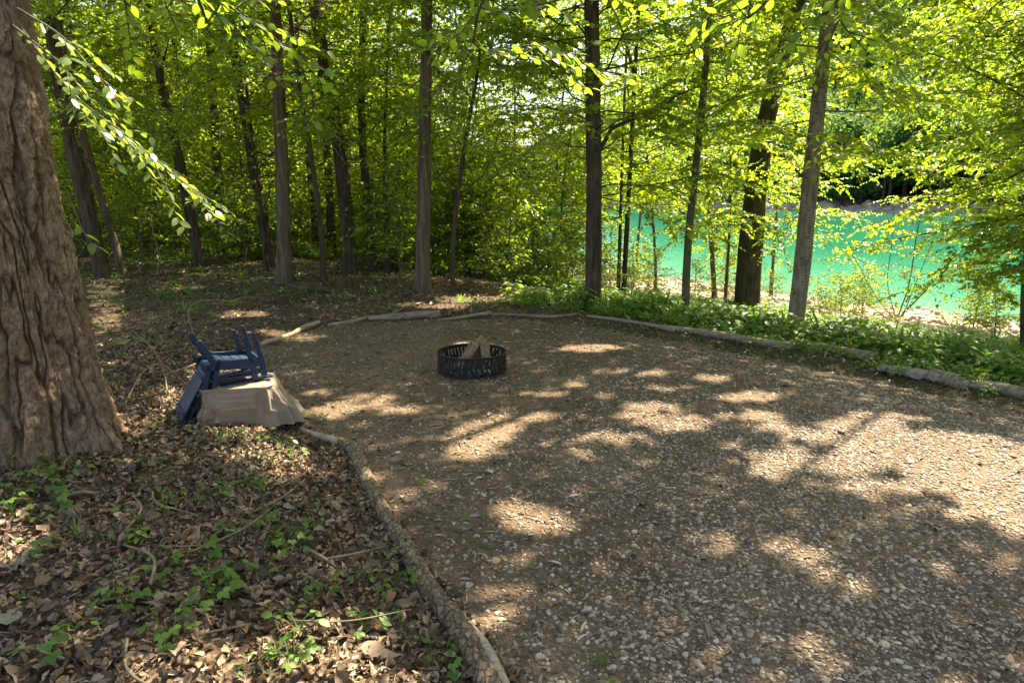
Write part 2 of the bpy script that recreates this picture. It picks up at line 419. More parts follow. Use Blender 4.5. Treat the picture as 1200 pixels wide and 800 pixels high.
e5 = sstep(152.5, 157, sv+6*(nB[:, 0]-.5))[:, None]; gcl = gcl*(1-e5)+col((.035, .05, .028))*e5
g = link('ground', mesh_np('ground', np.stack([xf, yf, zf], 1), grid_faces(len(gx), len(gy)), GROUND, True, colors={'gcol': gcl})); tag(g, kind='structure')
# the lake: its near edge runs just under the beach
wv = np.array([[-520, 470, LAKE_Z], [900, -1400*.3-400, LAKE_Z], [1300, 1300, LAKE_Z], [-520, 1500, LAKE_Z]], float)
sx = np.linspace(-500, 900, 60); wl_ = []
for x in sx:
    y0 = (22.8-3.2-.83*x)/.55; wl_.append((x, y0, LAKE_Z))
far = [(x, 1500., LAKE_Z) for x in sx]
wm = mesh_np('lake_water', np.array(wl_+far), grid_faces(60, 2), WATER, True)
tag(link('lake_water', wm), kind='structure')

# ------------------------------------------------------------------ scattering (stuff only)
def scatter(name, protos, P, rot, scl, pick, kind='stuff'):
    """one stuff object whose geometry nodes place the prototype meshes on its points"""
    me = bpy.data.meshes.new(name); me.vertices.add(len(P)); me.vertices.foreach_set('co', np.asarray(P, np.float32).ravel())
    a = me.attributes.new('prot', 'FLOAT_VECTOR', 'POINT'); a.data.foreach_set('vector', np.asarray(rot, np.float32).ravel())
    a = me.attributes.new('pscl', 'FLOAT_VECTOR', 'POINT'); a.data.foreach_set('vector', np.asarray(scl, np.float32).ravel())
    a = me.attributes.new('ppick', 'INT', 'POINT'); a.data.foreach_set('value', np.asarray(pick, np.int32))
    col_ = bpy.data.collections.new(name+'_shapes')
    for k, pm in enumerate(protos):
        col_.objects.link(bpy.data.objects.new('%s_shape_%02d' % (name, k), pm))
    ng = bpy.data.node_groups.new(name, 'GeometryNodeTree')
    ng.interface.new_socket('Geometry', in_out='INPUT', socket_type='NodeSocketGeometry'); ng.interface.new_socket('Geometry', in_out='OUTPUT', socket_type='NodeSocketGeometry')
    n, l = ng.nodes, ng.links
    gi, go = n.new('NodeGroupInput'), n.new('NodeGroupOutput'); ip = n.new('GeometryNodeInstanceOnPoints'); ci = n.new('GeometryNodeCollectionInfo')
    ci.inputs['Collection'].default_value = col_; ci.inputs['Separate Children'].default_value = True; ci.inputs['Reset Children'].default_value = True
    m2p = n.new('GeometryNodeMeshToPoints')
    def na(nm, ty):
        x = n.new('GeometryNodeInputNamedAttribute'); x.data_type = ty; x.inputs['Name'].default_value = nm; return x.outputs['Attribute']
    l.new(gi.outputs[0], m2p.inputs['Mesh']); l.new(m2p.outputs[0], ip.inputs['Points']); l.new(ci.outputs[0], ip.inputs['Instance'])
    ip.inputs['Pick Instance'].default_value = True
    l.new(na('ppick', 'INT'), ip.inputs['Instance Index']); l.new(na('prot', 'FLOAT_VECTOR'), ip.inputs['Rotation']); l.new(na('pscl', 'FLOAT_VECTOR'), ip.inputs['Scale'])
    l.new(ip.outputs[0], go.inputs[0])
    o = link(name, me); md = o.modifiers.new('scatter', 'NODES'); md.node_group = ng
    tag(o, kind=kind); return o
rg = np.random.default_rng(11)
def slope_z(x, y, lift=0.): return height(x, y)+lift
def in_view(x, y, m=.12, near=0.):
    return (y > near) & (np.abs(x) < (.75+m)*y*1.0 + .6)

def leaf_blade(L=1., W_=.5, curl=.15, fold=.12, n=4, notch=0.):
    """one pointed leaf blade along +X, folded on its midrib"""
    t = np.linspace(0, 1, n+1); w = W_*.5*np.sin(PI*np.clip(t, 0, 1)**.8)**.8; w[0] = w[-1] = 0
    V = [[0, 0, 0]]; idx = []
    for k in range(1, n):
        z = -curl*t[k]**2
        V += [[L*t[k], w[k], z+fold*w[k]], [L*t[k], 0, z], [L*t[k], -w[k], z+fold*w[k]]]
    V.append([L, 0, -curl]); last = len(V)-1; F3 = [[0, 2, 1], [0, 3, 2]]; F4 = []
    for k in range(1, n-1):
        a = 1+3*(k-1); b = a+3; F4 += [[a, a+1, b+1, b], [a+1, a+2, b+2, b+1]]
    a = 1+3*(n-2); F3 += [[a, a+1, last], [a+1, a+2, last]]
    return np.array(V, float), F3, F4

# --- pebbles
def icos(sub=1):
    import bmesh
    bm = bmesh.new(); bmesh.ops.create_icosphere(bm, subdivisions=sub, radius=1)
    V = np.array([v.co[:] for v in bm.verts]); F = np.array([[v.index for v in f.verts] for f in bm.faces]); bm.free(); return V, F
ICO_V, ICO_F = icos(2)
peb = []
for k in range(7):
    d = 1+.28*(fbm(ICO_V*1.1+k*7.3, 2, k)-.5)*2
    v = ICO_V*d[:, None]; v = v*[1, .62+.05*k, .42+.03*(k % 3)]
    v = np.sign(v)*np.abs(v)**.92
    peb.append(mesh_np('pebble_%d' % k, v, ICO_F, PEBBLE))
def rand_area(n, x0, x1, y0, y1): return rg.uniform(x0, x1, n), rg.uniform(y0, y1, n)
x, y = rand_area(330000, -3, 11, 1.2, 13); x_, y_ = rand_area(60000, -1.5, 5, 1.2, 5.2); x = np.concatenate([x, x_]); y = np.concatenate([y, y_])
D = np.hypot(x, y); sd = camp_sd(x, y)
pat = fbm2(x, y, .9, 3, 51)
side = sstep(-1.4, 1.8, x-.25*(y-3)+1.2*(pat-.5))                  # more stone to the right, more soil and chips towards the ring
dens = (.12+.88*side)*np.clip(1.4-.13*D, .10, 1.2)*(.45+1.1*pat)
keep = (rg.random(len(x)) < dens) & (sd > -.03) & in_view(x, y)
x, y = x[keep], y[keep]; D = D[keep]; n = len(x)
sz = rg.gamma(3., .00165, n)+.0032; sz = np.where(D > 6, sz*1.15, sz)
scatter('gravel', peb, np.stack([x, y, height(x, y)+sz*.12], 1), np.stack([rg.normal(0, .22, n), rg.normal(0, .22, n), rg.uniform(0, 6.28, n)], 1),
        np.stack([sz]*3, 1), rg.integers(0, 7, n))
# --- chips, twig ends and leaf scraps over the gravel
chips = []
for k in range(6):
    P = smooth_path([[-1, 0, 0], [-.3, .25*math.sin(k*2.1), .12], [.4, .2*math.cos(k*1.7), .1], [1, .3*math.sin(k), 0]], 5)
    V, F = tube(P, [.05, .13, .15, .12, .05], 4, flat=.35); chips.append(mesh_np('chip_%d' % k, V, F, CHIP))
for k in range(3):
    V, F3, F4 = leaf_blade(2, .9-.2*k, .5-.3*k, .6); V[:, 0] -= 1
    chips.append(mesh_np('scrap_%d' % k, V, [np.array(F3), np.array(F4)], CHIP))
x, y = rand_area(150000, -6, 11, 1.2, 15)
D = np.hypot(x, y); sd = camp_sd(x, y); pat = fbm2(x, y, 1.3, 3, 61)
dens = np.where(sd > 0, .75-.45*sstep(-1.4, 1.8, x-.25*(y-3)), .5)*(.3+1.3*pat)
keep = (rg.random(len(x)) < dens) & (sd > -2.5) & in_view(x, y); x, y = x[keep], y[keep]; n = len(x)
sz = rg.gamma(3.5, .0042, n)+.005
scatter('scattered_wood_chips', chips, np.stack([x, y, height(x, y)+.006], 1), np.stack([rg.normal(0, .3, n), rg.normal(0, .3, n), rg.uniform(0, 6.28, n)], 1),
        np.stack([sz, sz*rg.uniform(.6, 1.2, n), sz], 1), rg.integers(0, 9, n))
# --- leaf litter
lit = []
for k in range(8):
    V, F3, F4 = leaf_blade(2, [.75, 1.1, .9, 1.3, .6, 1., .8, 1.2][k], [.9, -.5, .4, .8, -.9, .2, 1.2, -.2][k], [.9, .5, -.5, .7, 1.2, -.8, .3, .6][k], 5)
    V[:, 0] -= 1; V[:, 2] += .18*np.sin(V[:, 0]*4+k)*(.5+np.abs(V[:, 1])); V[:, 1] += .2*V[:, 0]**2*math.sin(k*2.3)
    lit.append(mesh_np('dead_leaf_%d' % k, V, [np.array(F3), np.array(F4)], LITTER))
x1, y1 = rand_area(95000, -6.5, 1.5, 1.3, 7.5); x2, y2 = rand_area(60000, -16, 7, 6, 24)
x = np.concatenate([x1, x2]); y = np.concatenate([y1, y2]); sd = camp_sd(x, y); D = np.hypot(x, y)
keep = (sd < .05) & in_view(x, y) & (shore(x, y) < -12.5) & (rg.random(len(x)) < np.where(D < 7.5, 1., .6)) ; x, y = x[keep], y[keep]; n = len(x); D = D[keep]
sz = rg.gamma(4.5, .0033, n)+.0055; sz = np.where(D > 8, sz*1.5, sz)
tilt = np.where(rg.random(n) < .2, .9, .42)
scatter('leaf_litter', lit, np.stack([x, y, height(x, y)+rg.uniform(.003, .028, n)], 1), np.stack([rg.normal(0, 1, n)*tilt, rg.normal(0, 1, n)*tilt, rg.uniform(0, 6.28, n)], 1),
        np.stack([sz, sz*rg.uniform(.7, 1.15, n), sz], 1), rg.integers(0, 8, n))

# ------------------------------------------------------------------ foliage generator
def leaf_quads(B, D, Nn, L, Wd, six=False):
    """folded leaves: base B, direction D, normal Nn"""
    Sd = np.cross(Nn, D); Sd /= np.linalg.norm(Sd, axis=1)[:, None]+1e-9
    Nn = np.cross(D, Sd); L = L[:, None]; Wd = Wd[:, None]
    if six:
        V = np.stack([B, B+D*L*.3+Sd*Wd*.46+Nn*L*.05, B+D*L*.68+Sd*Wd*.38+Nn*L*.02, B+D*L-Nn*L*.12, B+D*L*.68-Sd*Wd*.38+Nn*L*.02, B+D*L*.3-Sd*Wd*.46+Nn*L*.05], 1)
        k = np.arange(len(B))[:, None]*6
        F = np.concatenate([k+[[0, 3, 2, 1]], k+[[0, 5, 4, 3]]])
        return V.reshape(-1, 3), F
    V = np.stack([B, B+D*L*.45+Sd*Wd*.5+Nn*L*.06, B+D*L-Nn*L*.1, B+D*L*.45-Sd*Wd*.5+Nn*L*.06], 1)
    k = np.arange(len(B))[:, None]*4
    F = np.concatenate([k+[[0, 2, 1]], k+[[0, 3, 2]]]); return V.reshape(-1, 3), F
def unit(v): return v/(np.linalg.norm(v, axis=-1, keepdims=True)+1e-9)
def grow(limbs, rng, twig_len=.8, twig_gap=.16, leaf=.075, leaf_gap=.055, droop=.25, start=.2, jit=.5, wood=None, lv=None, six=False, side=55, tw=.62, tw_r=.006):
    """limbs: (polyline, r0). adds twigs and leaves; returns (Acc wood, Acc leaves)"""
    wood = wood or Acc(); lv = lv or Acc()
    TB, TD, TL = [], [], []
    for P, r0 in limbs:
        P = np.asarray(P, float); seg = np.linalg.norm(np.diff(P, axis=0), axis=1); Ltot = seg.sum(); cum = np.concatenate([[0], np.cumsum(seg)])
        V, F = tube(P, np.linspace(r0, r0*.25, len(P)), 5); wood.add(V, F)
        dpos = np.arange(start*Ltot, Ltot, twig_gap); dpos = dpos+rng.uniform(-.4, .4, len(dpos))*twig_gap
        sgn = 1
        for d in dpos:
            d = min(max(d, 0), Ltot-1e-4); k = min(np.searchsorted(cum, d, 'right')-1, len(seg)-1); f = (d-cum[k])/seg[k]; b = P[k]*(1-f)+P[k+1]*f; T = unit(P[k+1]-P[k])
            sgn = -sgn; a = R(side)*sgn*rng.uniform(.6, 1.2); ca, sa = math.cos(a), math.sin(a)
            dd = np.array([T[0]*ca-T[1]*sa, T[0]*sa+T[1]*ca, T[2]*.4+rng.normal(0, .22)])
            TB.append(b); TD.append(unit(dd)); TL.append(twig_len*rng.uniform(.55, 1.15)*(1-.55*(d/Ltot-start)/(1-start+1e-6)))
        TB.append(P[-1]); TD.append(unit(P[-1]-P[-2])); TL.append(twig_len*.6)
    TB, TD, TL = np.array(TB), np.array(TD), np.array(TL)
    nt = len(TB)
    # twigs as thin 3-sided tubes (vectorised)
    m = 4; tt = np.linspace(0, 1, m)
    bend = rng.normal(0, .14, (nt, 3)); bend[:, 2] -= droop
    PT = TB[:, None]+TD[:, None]*(TL[:, None]*tt)[..., None]+bend[:, None]*(TL[:, None]*tt**2)[..., None]
    sd_ = unit(np.cross(TD, [0, 0, 1.])); up = np.cross(sd_, TD)
    ring = np.stack([np.cos(np.arange(3)*2.094)[:, None]*sd_[:, None]+np.sin(np.arange(3)*2.094)[:, None]*up[:, None]], 0)[0] if False else np.stack([math.cos(q*2.094)*sd_+math.sin(q*2.094)*up for q in range(3)], 1)
    rr = tw_r*(1-.75*tt)
    VT = (PT[:, :, None]+ring[:, None]*rr[None, :, None, None]).reshape(-1, 3)
    base = np.arange(nt)[:, None, None]*(m*3); i = np.arange(m-1)[None, :, None]*3; j = np.arange(3)[None, None]; j2 = (j+1) % 3
    FT = np.stack([base+i+j, base+i+j2, base+i+3+j2, base+i+3+j], -1).reshape(-1, 4); wood.add(VT, FT)
    # leaves, alternate along each twig
    cnt = np.maximum((TL/leaf_gap).astype(int), 3); ti = np.repeat(np.arange(nt), cnt)
    kk = np.concatenate([np.arange(c) for c in cnt]); t = (kk+1.)/cnt[ti]; sg = np.where(kk % 2, 1., -1.)
    B = TB[ti]+TD[ti]*(TL[ti]*t)[:, None]+bend[ti]*(TL[ti]*t**2)[:, None]
    tan = unit(TD[ti]+2*bend[ti]*t[:, None]); s2 = unit(np.cross(tan, [0, 0, 1.]))
    end = t > .99; sp = np.where(end, 0, rng.uniform(.6, 1.1, len(t)))*sg
    Dv = unit(tan*.7+s2*sp[:, None]+rng.normal(0, .22, (len(t), 3))+np.array([0, 0, -.18]))
    Nv = unit(np.array([0, 0, 1.])+rng.normal(0, jit, (len(t), 3)))
    L = leaf*rng.uniform(.6, 1.25, len(t))*(1-.25*t)
    V, F = leaf_quads(B, Dv, Nv, L, L*rng.uniform(.5, .7, len(t))*tw/.6, six)
    tint = np.clip(rng.normal(.45, .2, len(t))+.25*(rng.random(nt)[ti]-.5), 0, 1)
    lv.add(V, F, np.repeat(tint, 6 if six else 4)); return wood, lv
def limb_path(p0, az, el, length, rng, droop=.5, n=7, wob=.12):
    d = np.array([math.sin(az)*math.cos(el), math.cos(az)*math.cos(el), math.sin(el)]); t = np.linspace(0, 1, n)[:, None]
    w = np.cumsum(rng.normal(0, wob, (n, 3)), 0)*length/n; w[0] = 0
    return p0+d*t*length+np.array([0, 0, -droop*length*.35])*t**2+w

TRUNKS_PX = [(110, 'the big furrowed trunk'), (230, 'the leaning double trunk'), (325, 'the light brown slim trunk'), (400, 'the bending dark trunk'), (497, 'the reddish brown trunk'), (560, 'the forked young tree'), (695, 'the bare-limbed dark trunk'), (806, 'the slim grey trunk'), (882, 'the thick furrowed trunk'), (945, 'the pale spotted trunk'), (1195, 'the rusty trunk')]
def where(x, y):
    u = 600+x/max(y*.98, .1)*FPX; c_ = min(TRUNKS_PX, key=lambda t: abs(t[0]-u)); d = u-c_[0]
    side_ = 'behind' if abs(d) < 14 else ('just right of' if d > 0 else 'just left of') if abs(d) < 34 else ('well right of' if d > 0 else 'well left of')
    far_ = 'near the clearing' if y < 18 else 'in the middle distance' if y < 25 else 'deep in the woods'
    return side_+' '+c_[1]+', '+far_
# ------------------------------------------------------------------ tree kinds, shared by the woods
def make_tree(name, seed, Ht, r0, z0, z1, nl, ll, bark, leafmat, lean=.03, kink=.15, up=25, sides=8, **kw):
    rng = np.random.default_rng(seed); n = 12; t = np.linspace(0, 1, n)
    P = np.stack([lean*Ht*t*math.cos(seed)+kink*np.sin(t*4+seed)*t, lean*Ht*t*math.sin(seed)+kink*np.cos(t*3.3+seed*2)*t, Ht*t], 1); P[0, 2] = -.25
    rad = r0*(1-.72*t**1.1)*(1+.35*np.exp(-t*n*1.0))
    Vt, Ft = tube(P, rad, sides); trunk = mesh_np(name+'_trunk', Vt, Ft, bark)
    limbs = []
    for k in range(nl):
        f = (k+rng.random())/nl; z = z0+(z1-z0)*f; tt = z/Ht
        p = np.array([np.interp(tt, t, P[:, i]) for i in range(3)]); l = ll*(1-.5*f**1.5)*rng.uniform(.6, 1.2)
        limbs.append((limb_path(p, k*2.4+rng.normal(0, .4), R(up*rng.uniform(.1, 1.7)), l, rng, rng.uniform(.2, 1.1), wob=.2), max(.006, .008*l)))
    w, lv = grow(limbs, rng, **kw)
    return dict(trunk=trunk, branches=w.mesh(name+'_branches', bark), crown=lv.mesh(name+'_crown', leafmat, True))
def place(kind, name, x, y, label, cat, group=None, scale=1., rz=0., lean=(0, 0)):
    o = thing(name, (x, y, H(x, y)), label, cat, group, (lean[0], lean[1], rz), scale)
    for part in ('trunk', 'branches', 'crown'):
        link(part if not (part == 'trunk' and cat == 'shrub') else 'stem', kind[part], o)
    return o
SAP = [make_tree('sapling_a', 1, 6.2, .04, .7, 6.1, 58, 1.9, BARK_GREY, LEAF_HI, .05, .25, 28, 6, twig_len=.7, leaf=.125, leaf_gap=.05, twig_gap=.15, jit=.7),
       make_tree('sapling_b', 2, 5.0, .03, .5, 4.9, 48, 1.6, BARK_GREY, LEAF_HI, .07, .2, 25, 6, twig_len=.65, leaf=.12, leaf_gap=.05, twig_gap=.14, jit=.7),
       make_tree('sapling_c', 3, 7.5, .05, 1.2, 7.4, 62, 2.1, BARK_DARK, LEAF, .04, .3, 32, 6, twig_len=.75, leaf=.13, leaf_gap=.052, twig_gap=.16, jit=.7)]
TALL = [make_tree('tall_a', 4, 15, .11, 5.0, 14.8, 58, 3.4, BARK_DARK, LEAF, .03, .3, 22, 8, twig_len=1.0, twig_gap=.19, leaf=.16, leaf_gap=.09, jit=.7, tw_r=.005),
        make_tree('tall_b', 5, 17, .14, 6.0, 16.5, 60, 3.6, BARK_DARK, LEAF, .02, .25, 24, 8, twig_len=1.0, twig_gap=.19, leaf=.16, leaf_gap=.09, jit=.7, tw_r=.005),
        make_tree('tall_c', 6, 14, .08, 3.6, 13.8, 54, 3.0, BARK_BROWN, LEAF_HI, .05, .35, 20, 8, twig_len=.95, twig_gap=.19, leaf=.15, leaf_gap=.07, jit=.7, tw_r=.005)]
LAKESIDE = [make_tree('lakeside_a', 14, 9.5, .04, 1.5, 9.4, 60, 2.4, BARK_GREY, LEAF_HI, .05, .3, 15, 7, twig_len=.8, leaf=.12, leaf_gap=.05, twig_gap=.15, jit=.7, tw_r=.004),
            make_tree('lakeside_b', 15, 8.0, .035, 1.9, 7.9, 56, 2.3, BARK_DARK, LEAF, .06, .3, 12, 7, twig_len=.8, leaf=.12, leaf_gap=.05, twig_gap=.15, jit=.7, tw_r=.004)]
SHRUB = [make_tree('shrub_a', 7, 1.9, .018, .12, 1.85, 34, .95, BARK_GREY, LEAF_HI, .06, .1, 42, 5, twig_len=.4, leaf=.095, leaf_gap=.045, twig_gap=.1, jit=.7, tw_r=.004),
         make_tree('shrub_b', 8, 1.2, .014, .06, 1.15, 30, .8, BARK_GREY, LEAF, .06, .1, 40, 5, twig_len=.38, leaf=.09, leaf_gap=.045, twig_gap=.1, jit=.7, tw_r=.004)]
rt = np.random.default_rng(77)
# ------------------------------------------------------------------ chosen sun flecks (ground ellipses): leaves are cut away along their sun rays
FLECKS = [(560, 515, 38, 12), (545, 533, 32, 9), (610, 490, 34, 7), (582, 502, 30, 7), (600, 597, 38, 12), (617, 625, 48, 11), (640, 612, 30, 8), (663, 530, 18, 7), (690, 515, 24, 7), (730, 517, 30, 8),
          (760, 480, 36, 8), (790, 497, 50, 9), (745, 488, 26, 7), (830, 443, 22, 5), (690, 408, 42, 5), (745, 436, 40, 4), (640, 461, 28, 4), (880, 466, 40, 6), (460, 480, 40, 6), (408, 477, 42, 7), (372, 488, 26, 6), (440, 466, 30, 4),
          (370, 462, 20, 4), (780, 456, 24, 4), (880, 485, 26, 6), (920, 540, 50, 11), (975, 545, 60, 13), (1000, 512, 70, 15), (1060, 530, 75, 14), (1120, 545, 80, 16), (1180, 560, 60, 18), (1090, 570, 60, 12), (1160, 600, 60, 14), (1210, 580, 60, 40),
          (955, 510, 46, 10), (900, 500, 26, 7), (1020, 490, 60, 7), (1110, 515, 60, 9), (1180, 530, 50, 12), (900, 555, 26, 8), (1010, 575, 50, 10), (1060, 600, 30, 8), (830, 638, 22, 8), (925, 640, 42, 10), (960, 657, 36, 9), (1000, 690, 30, 9), (870, 615, 18, 6), (1035, 700, 20, 7),
          (200, 492, 44, 12), (250, 507, 40, 12), (295, 535, 44, 12), (330, 552, 30, 10), (240, 540, 30, 8), (310, 560, 36, 9), (180, 470, 26, 8), (430, 575, 14, 18), (455, 610, 12, 16), (470, 590, 18, 8), (560, 712, 26, 10), (590, 730, 14, 12), (575, 745, 14, 14), (300, 700, 14, 12), (310, 770, 16, 22),
          (340, 395, 40, 5), (280, 370, 30, 4), (385, 372, 30, 3), (560, 352, 44, 4), (500, 360, 40, 3), (550, 404, 30, 3), (670, 452, 20, 3), (480, 575, 20, 6), (60, 690, 22, 8), (150, 600, 20, 6), (200, 340, 30, 3), (230, 322, 20, 2), (520, 500, 20, 4), (700, 465, 18, 3), (860, 525, 16, 5),
          (220, 440, 26, 8), (275, 470, 30, 16), (262, 430, 26, 8), (110, 330, 18, 30)]
FL = []
for u, v, ru, rv in FLECKS:
    a = G(u, min(v, 900)); b = G(u, v-rv); c_ = G(u, v+rv); d_ = G(u+ru, v)
    ax = d_[:2]-a[:2]; ay = (b[:2]-c_[:2])/2
    FL.append((a[:2], np.linalg.inv(np.stack([ax, ay], 1))))
for u, v, d_ in [(60, 70, 4.2), (110, 110, 4.1), (150, 150, 4.1), (190, 190, 4.), (230, 225, 4.), (120, 60, 4.), (690, 70, 3.4), (720, 90, 3.5), (650, 55, 3.4), (860, 25, 3.), (900, 5, 3.), (250, 10, 3.)]:
    p = np.array([0, 0, CAM_H])+ray(u, v)/np.linalg.norm(ray(u, v))*d_; FL.append((np.array([p[0]-SUN[0]/SUN[2]*p[2], p[1]-SUN[1]/SUN[2]*p[2]]), np.eye(2)/.3))
for zz_ in np.arange(.4, 4.2, .3):
    for xx_ in (-2.75, -3.0): FL.append((np.array([xx_-.12*zz_-SUN[0]/SUN[2]*zz_, 4.55-SUN[1]/SUN[2]*zz_]), np.eye(2)/.26))
def in_fleck(x, y, grow_=1.):
    r = np.full(len(x), 99.)
    for c_, M in FL:
        q = np.stack([x-c_[0], y-c_[1]], 0); w = M@q; r = np.minimum(r, np.hypot(w[0], w[1]))
    return r+.9*(fbm2(x, y, 5.5, 3, 71)-.5) < grow_

def carve(lv, b):  # drops leaves that would cast shade on the chosen sun flecks
    V = np.concatenate(lv.V); F = np.concatenate(lv.F[3]); A = np.concatenate(lv.A); n = len(V)//4
    c_ = V.reshape(n, 4, 3).mean(1)+b; k = ~in_fleck(c_[:, 0]-SUN[0]/SUN[2]*c_[:, 2], c_[:, 1]-SUN[1]/SUN[2]*c_[:, 2], 1.15)
    new = np.cumsum(k)-1; F = F[k[F[:, 0]//4]]; F = new[F//4]*4+F % 4
    kv = np.repeat(k, 4); lv.V, lv.F, lv.A = [V[kv]], {3: [F]}, [A[kv]]; return lv
# ------------------------------------------------------------------ trees one can point to
KX = SUN[0]/SUN[2]; KY = SUN[1]/SUN[2]
SHADE_TREES = []                              # (x, y, owner) trees that carry the added high shade leaves
def hero(name, label, px, wpx, bark, Ht=11., mat=LEAF, limbs=(), sides=14, shade_canopy=True, group=None, rough=0., kw=None):
    b = G(*px[0]); y0 = b[1]; pts = [b+[0, 0, -.15]] + [at_depth(u, v, y0) for u, v in px[1:]]
    d = unit(pts[-1]-pts[-2]) if len(pts) > 2 else np.array([0, 0, 1.]); d = unit(d+[0, .02, .6])
    while pts[-1][2] < Ht: pts.append(pts[-1]+d*1.6/max(d[2], .3))
    P = smooth_path(pts, 44); k = math.hypot(b[0], b[1])/FPX
    zz = (P[:, 2]-P[0, 2]); rad = .42*k*np.interp(zz, [0, .25, 2.0, 5., Ht], [wpx[0]*1.3, wpx[0], wpx[0]*.93, wpx[1], wpx[1]*.45])
    V, F = tube(P, rad, sides)
    ctr = np.repeat(P, sides, 0); nn = unit(V-ctr); th = np.tile(np.arange(sides)*2*PI/sides, len(P))
    flare = np.exp(-np.clip(V[:, 2]-b[2], 0, 9)/.22)*.25*np.sin(th*4+b[0]*3)
    V = V+nn*(np.repeat(rad, sides)*(flare+.10*(fbm(V*[9, 9, 2.5], 3, 5)-.5)*2))[:, None]
    o = thing(name, tuple(b), label, 'tree', group)
    link('trunk', mesh_np('trunk', V-b, F, bark), o)
    rng = np.random.default_rng(int(px[0][0]))
    L = []
    for az, el, z, l, *dr in limbs:
        p = np.array([np.interp(z+b[2], P[:, 2], P[:, i]) for i in range(3)])
        L.append((limb_path(p, R(az), R(el), l, rng, dr[0] if dr else .5, wob=.32), 0.0055*l+.002 if not (dr and dr[0] < 0) else .016*l))
    o['_top'] = float(P[-1][2])
    if L:
        k_ = dict(twig_len=.8, leaf=.11, leaf_gap=.038, twig_gap=.10, jit=.75, tw_r=.004); k_.update(kw or {})
        w, lv = grow([(p-b, r) for p, r in L], rng, **k_)
        link('branches', w.mesh('branches', bark), o); link('low_crown', carve(lv, b).mesh('low_crown', mat), o)
    if shade_canopy:
        t_ = P[-1]; SHADE_TREES.append((t_[0], t_[1], o, bark, P, b))
    return o
import itertools
def ring_limbs(n, z0, z1, l, seed, el=18, az0=0, az1=360, droop=.7):
    n = int(n*1.7)
    r_ = random.Random(seed); return [(az0+(az1-az0)*((k*.382) % 1)+r_.uniform(-15, 15), el+r_.uniform(-20, 30), z0+(z1-z0)*k/max(n-1, 1), l*r_.uniform(.65, 1.2), droop) for k in range(n)]
# azimuth 0 = away from the camera (+y), 90 = right (+x), 180 = towards the camera
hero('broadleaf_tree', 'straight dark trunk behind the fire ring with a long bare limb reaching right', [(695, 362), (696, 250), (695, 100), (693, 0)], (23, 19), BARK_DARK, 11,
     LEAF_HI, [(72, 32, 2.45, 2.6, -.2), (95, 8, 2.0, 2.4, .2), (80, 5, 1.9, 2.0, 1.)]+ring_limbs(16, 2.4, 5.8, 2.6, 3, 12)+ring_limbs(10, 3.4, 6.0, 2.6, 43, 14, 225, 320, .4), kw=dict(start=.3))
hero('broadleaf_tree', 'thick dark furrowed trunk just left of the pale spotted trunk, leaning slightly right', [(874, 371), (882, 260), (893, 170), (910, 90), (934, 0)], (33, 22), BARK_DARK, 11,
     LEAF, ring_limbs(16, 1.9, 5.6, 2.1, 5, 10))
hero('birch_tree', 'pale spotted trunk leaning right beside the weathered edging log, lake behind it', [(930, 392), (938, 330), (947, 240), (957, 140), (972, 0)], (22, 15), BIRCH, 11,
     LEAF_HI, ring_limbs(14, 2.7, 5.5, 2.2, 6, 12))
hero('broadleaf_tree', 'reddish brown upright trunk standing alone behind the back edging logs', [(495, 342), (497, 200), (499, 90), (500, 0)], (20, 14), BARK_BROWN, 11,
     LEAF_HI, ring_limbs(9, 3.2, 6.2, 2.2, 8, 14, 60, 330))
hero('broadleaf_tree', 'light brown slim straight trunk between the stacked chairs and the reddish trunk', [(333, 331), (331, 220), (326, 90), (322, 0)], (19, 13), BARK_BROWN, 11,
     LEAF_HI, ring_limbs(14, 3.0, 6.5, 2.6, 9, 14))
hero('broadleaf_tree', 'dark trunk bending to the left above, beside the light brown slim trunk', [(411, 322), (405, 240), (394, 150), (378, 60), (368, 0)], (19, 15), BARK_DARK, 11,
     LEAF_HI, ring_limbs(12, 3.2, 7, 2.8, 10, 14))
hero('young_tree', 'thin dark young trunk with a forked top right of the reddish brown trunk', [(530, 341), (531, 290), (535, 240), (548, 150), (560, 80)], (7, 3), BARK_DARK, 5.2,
     LEAF, [(320, 60, 1.5, 2.2, 0), (60, 55, 1.7, 2.2, 0)]+ring_limbs(7, 1.9, 4.6, 1.7, 11, 15), shade_canopy=False)
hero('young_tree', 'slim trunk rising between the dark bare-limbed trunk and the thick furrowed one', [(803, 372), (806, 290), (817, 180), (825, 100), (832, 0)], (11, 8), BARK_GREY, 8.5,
     LEAF_HI, ring_limbs(13, 1.8, 5.6, 1.9, 12, 15), shade_canopy=True)
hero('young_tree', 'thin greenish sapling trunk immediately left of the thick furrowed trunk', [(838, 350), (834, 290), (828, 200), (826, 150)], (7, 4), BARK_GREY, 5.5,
     LEAF, ring_limbs(9, 1.6, 5.2, 1.5, 13, 20), shade_canopy=False)
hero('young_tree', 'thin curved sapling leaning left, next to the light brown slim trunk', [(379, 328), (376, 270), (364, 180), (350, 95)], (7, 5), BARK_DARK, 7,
     LEAF_HI, ring_limbs(12, 2.5, 6.5, 1.8, 14, 20), shade_canopy=False)
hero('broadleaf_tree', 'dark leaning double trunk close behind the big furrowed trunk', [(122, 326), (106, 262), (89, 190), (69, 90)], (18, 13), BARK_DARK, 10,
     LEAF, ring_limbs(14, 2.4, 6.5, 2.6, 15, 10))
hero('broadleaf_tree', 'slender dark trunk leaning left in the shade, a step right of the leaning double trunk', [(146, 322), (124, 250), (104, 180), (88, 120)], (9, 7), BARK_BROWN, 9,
     LEAF, ring_limbs(10, 2.8, 6.5, 2.4, 16, 10))
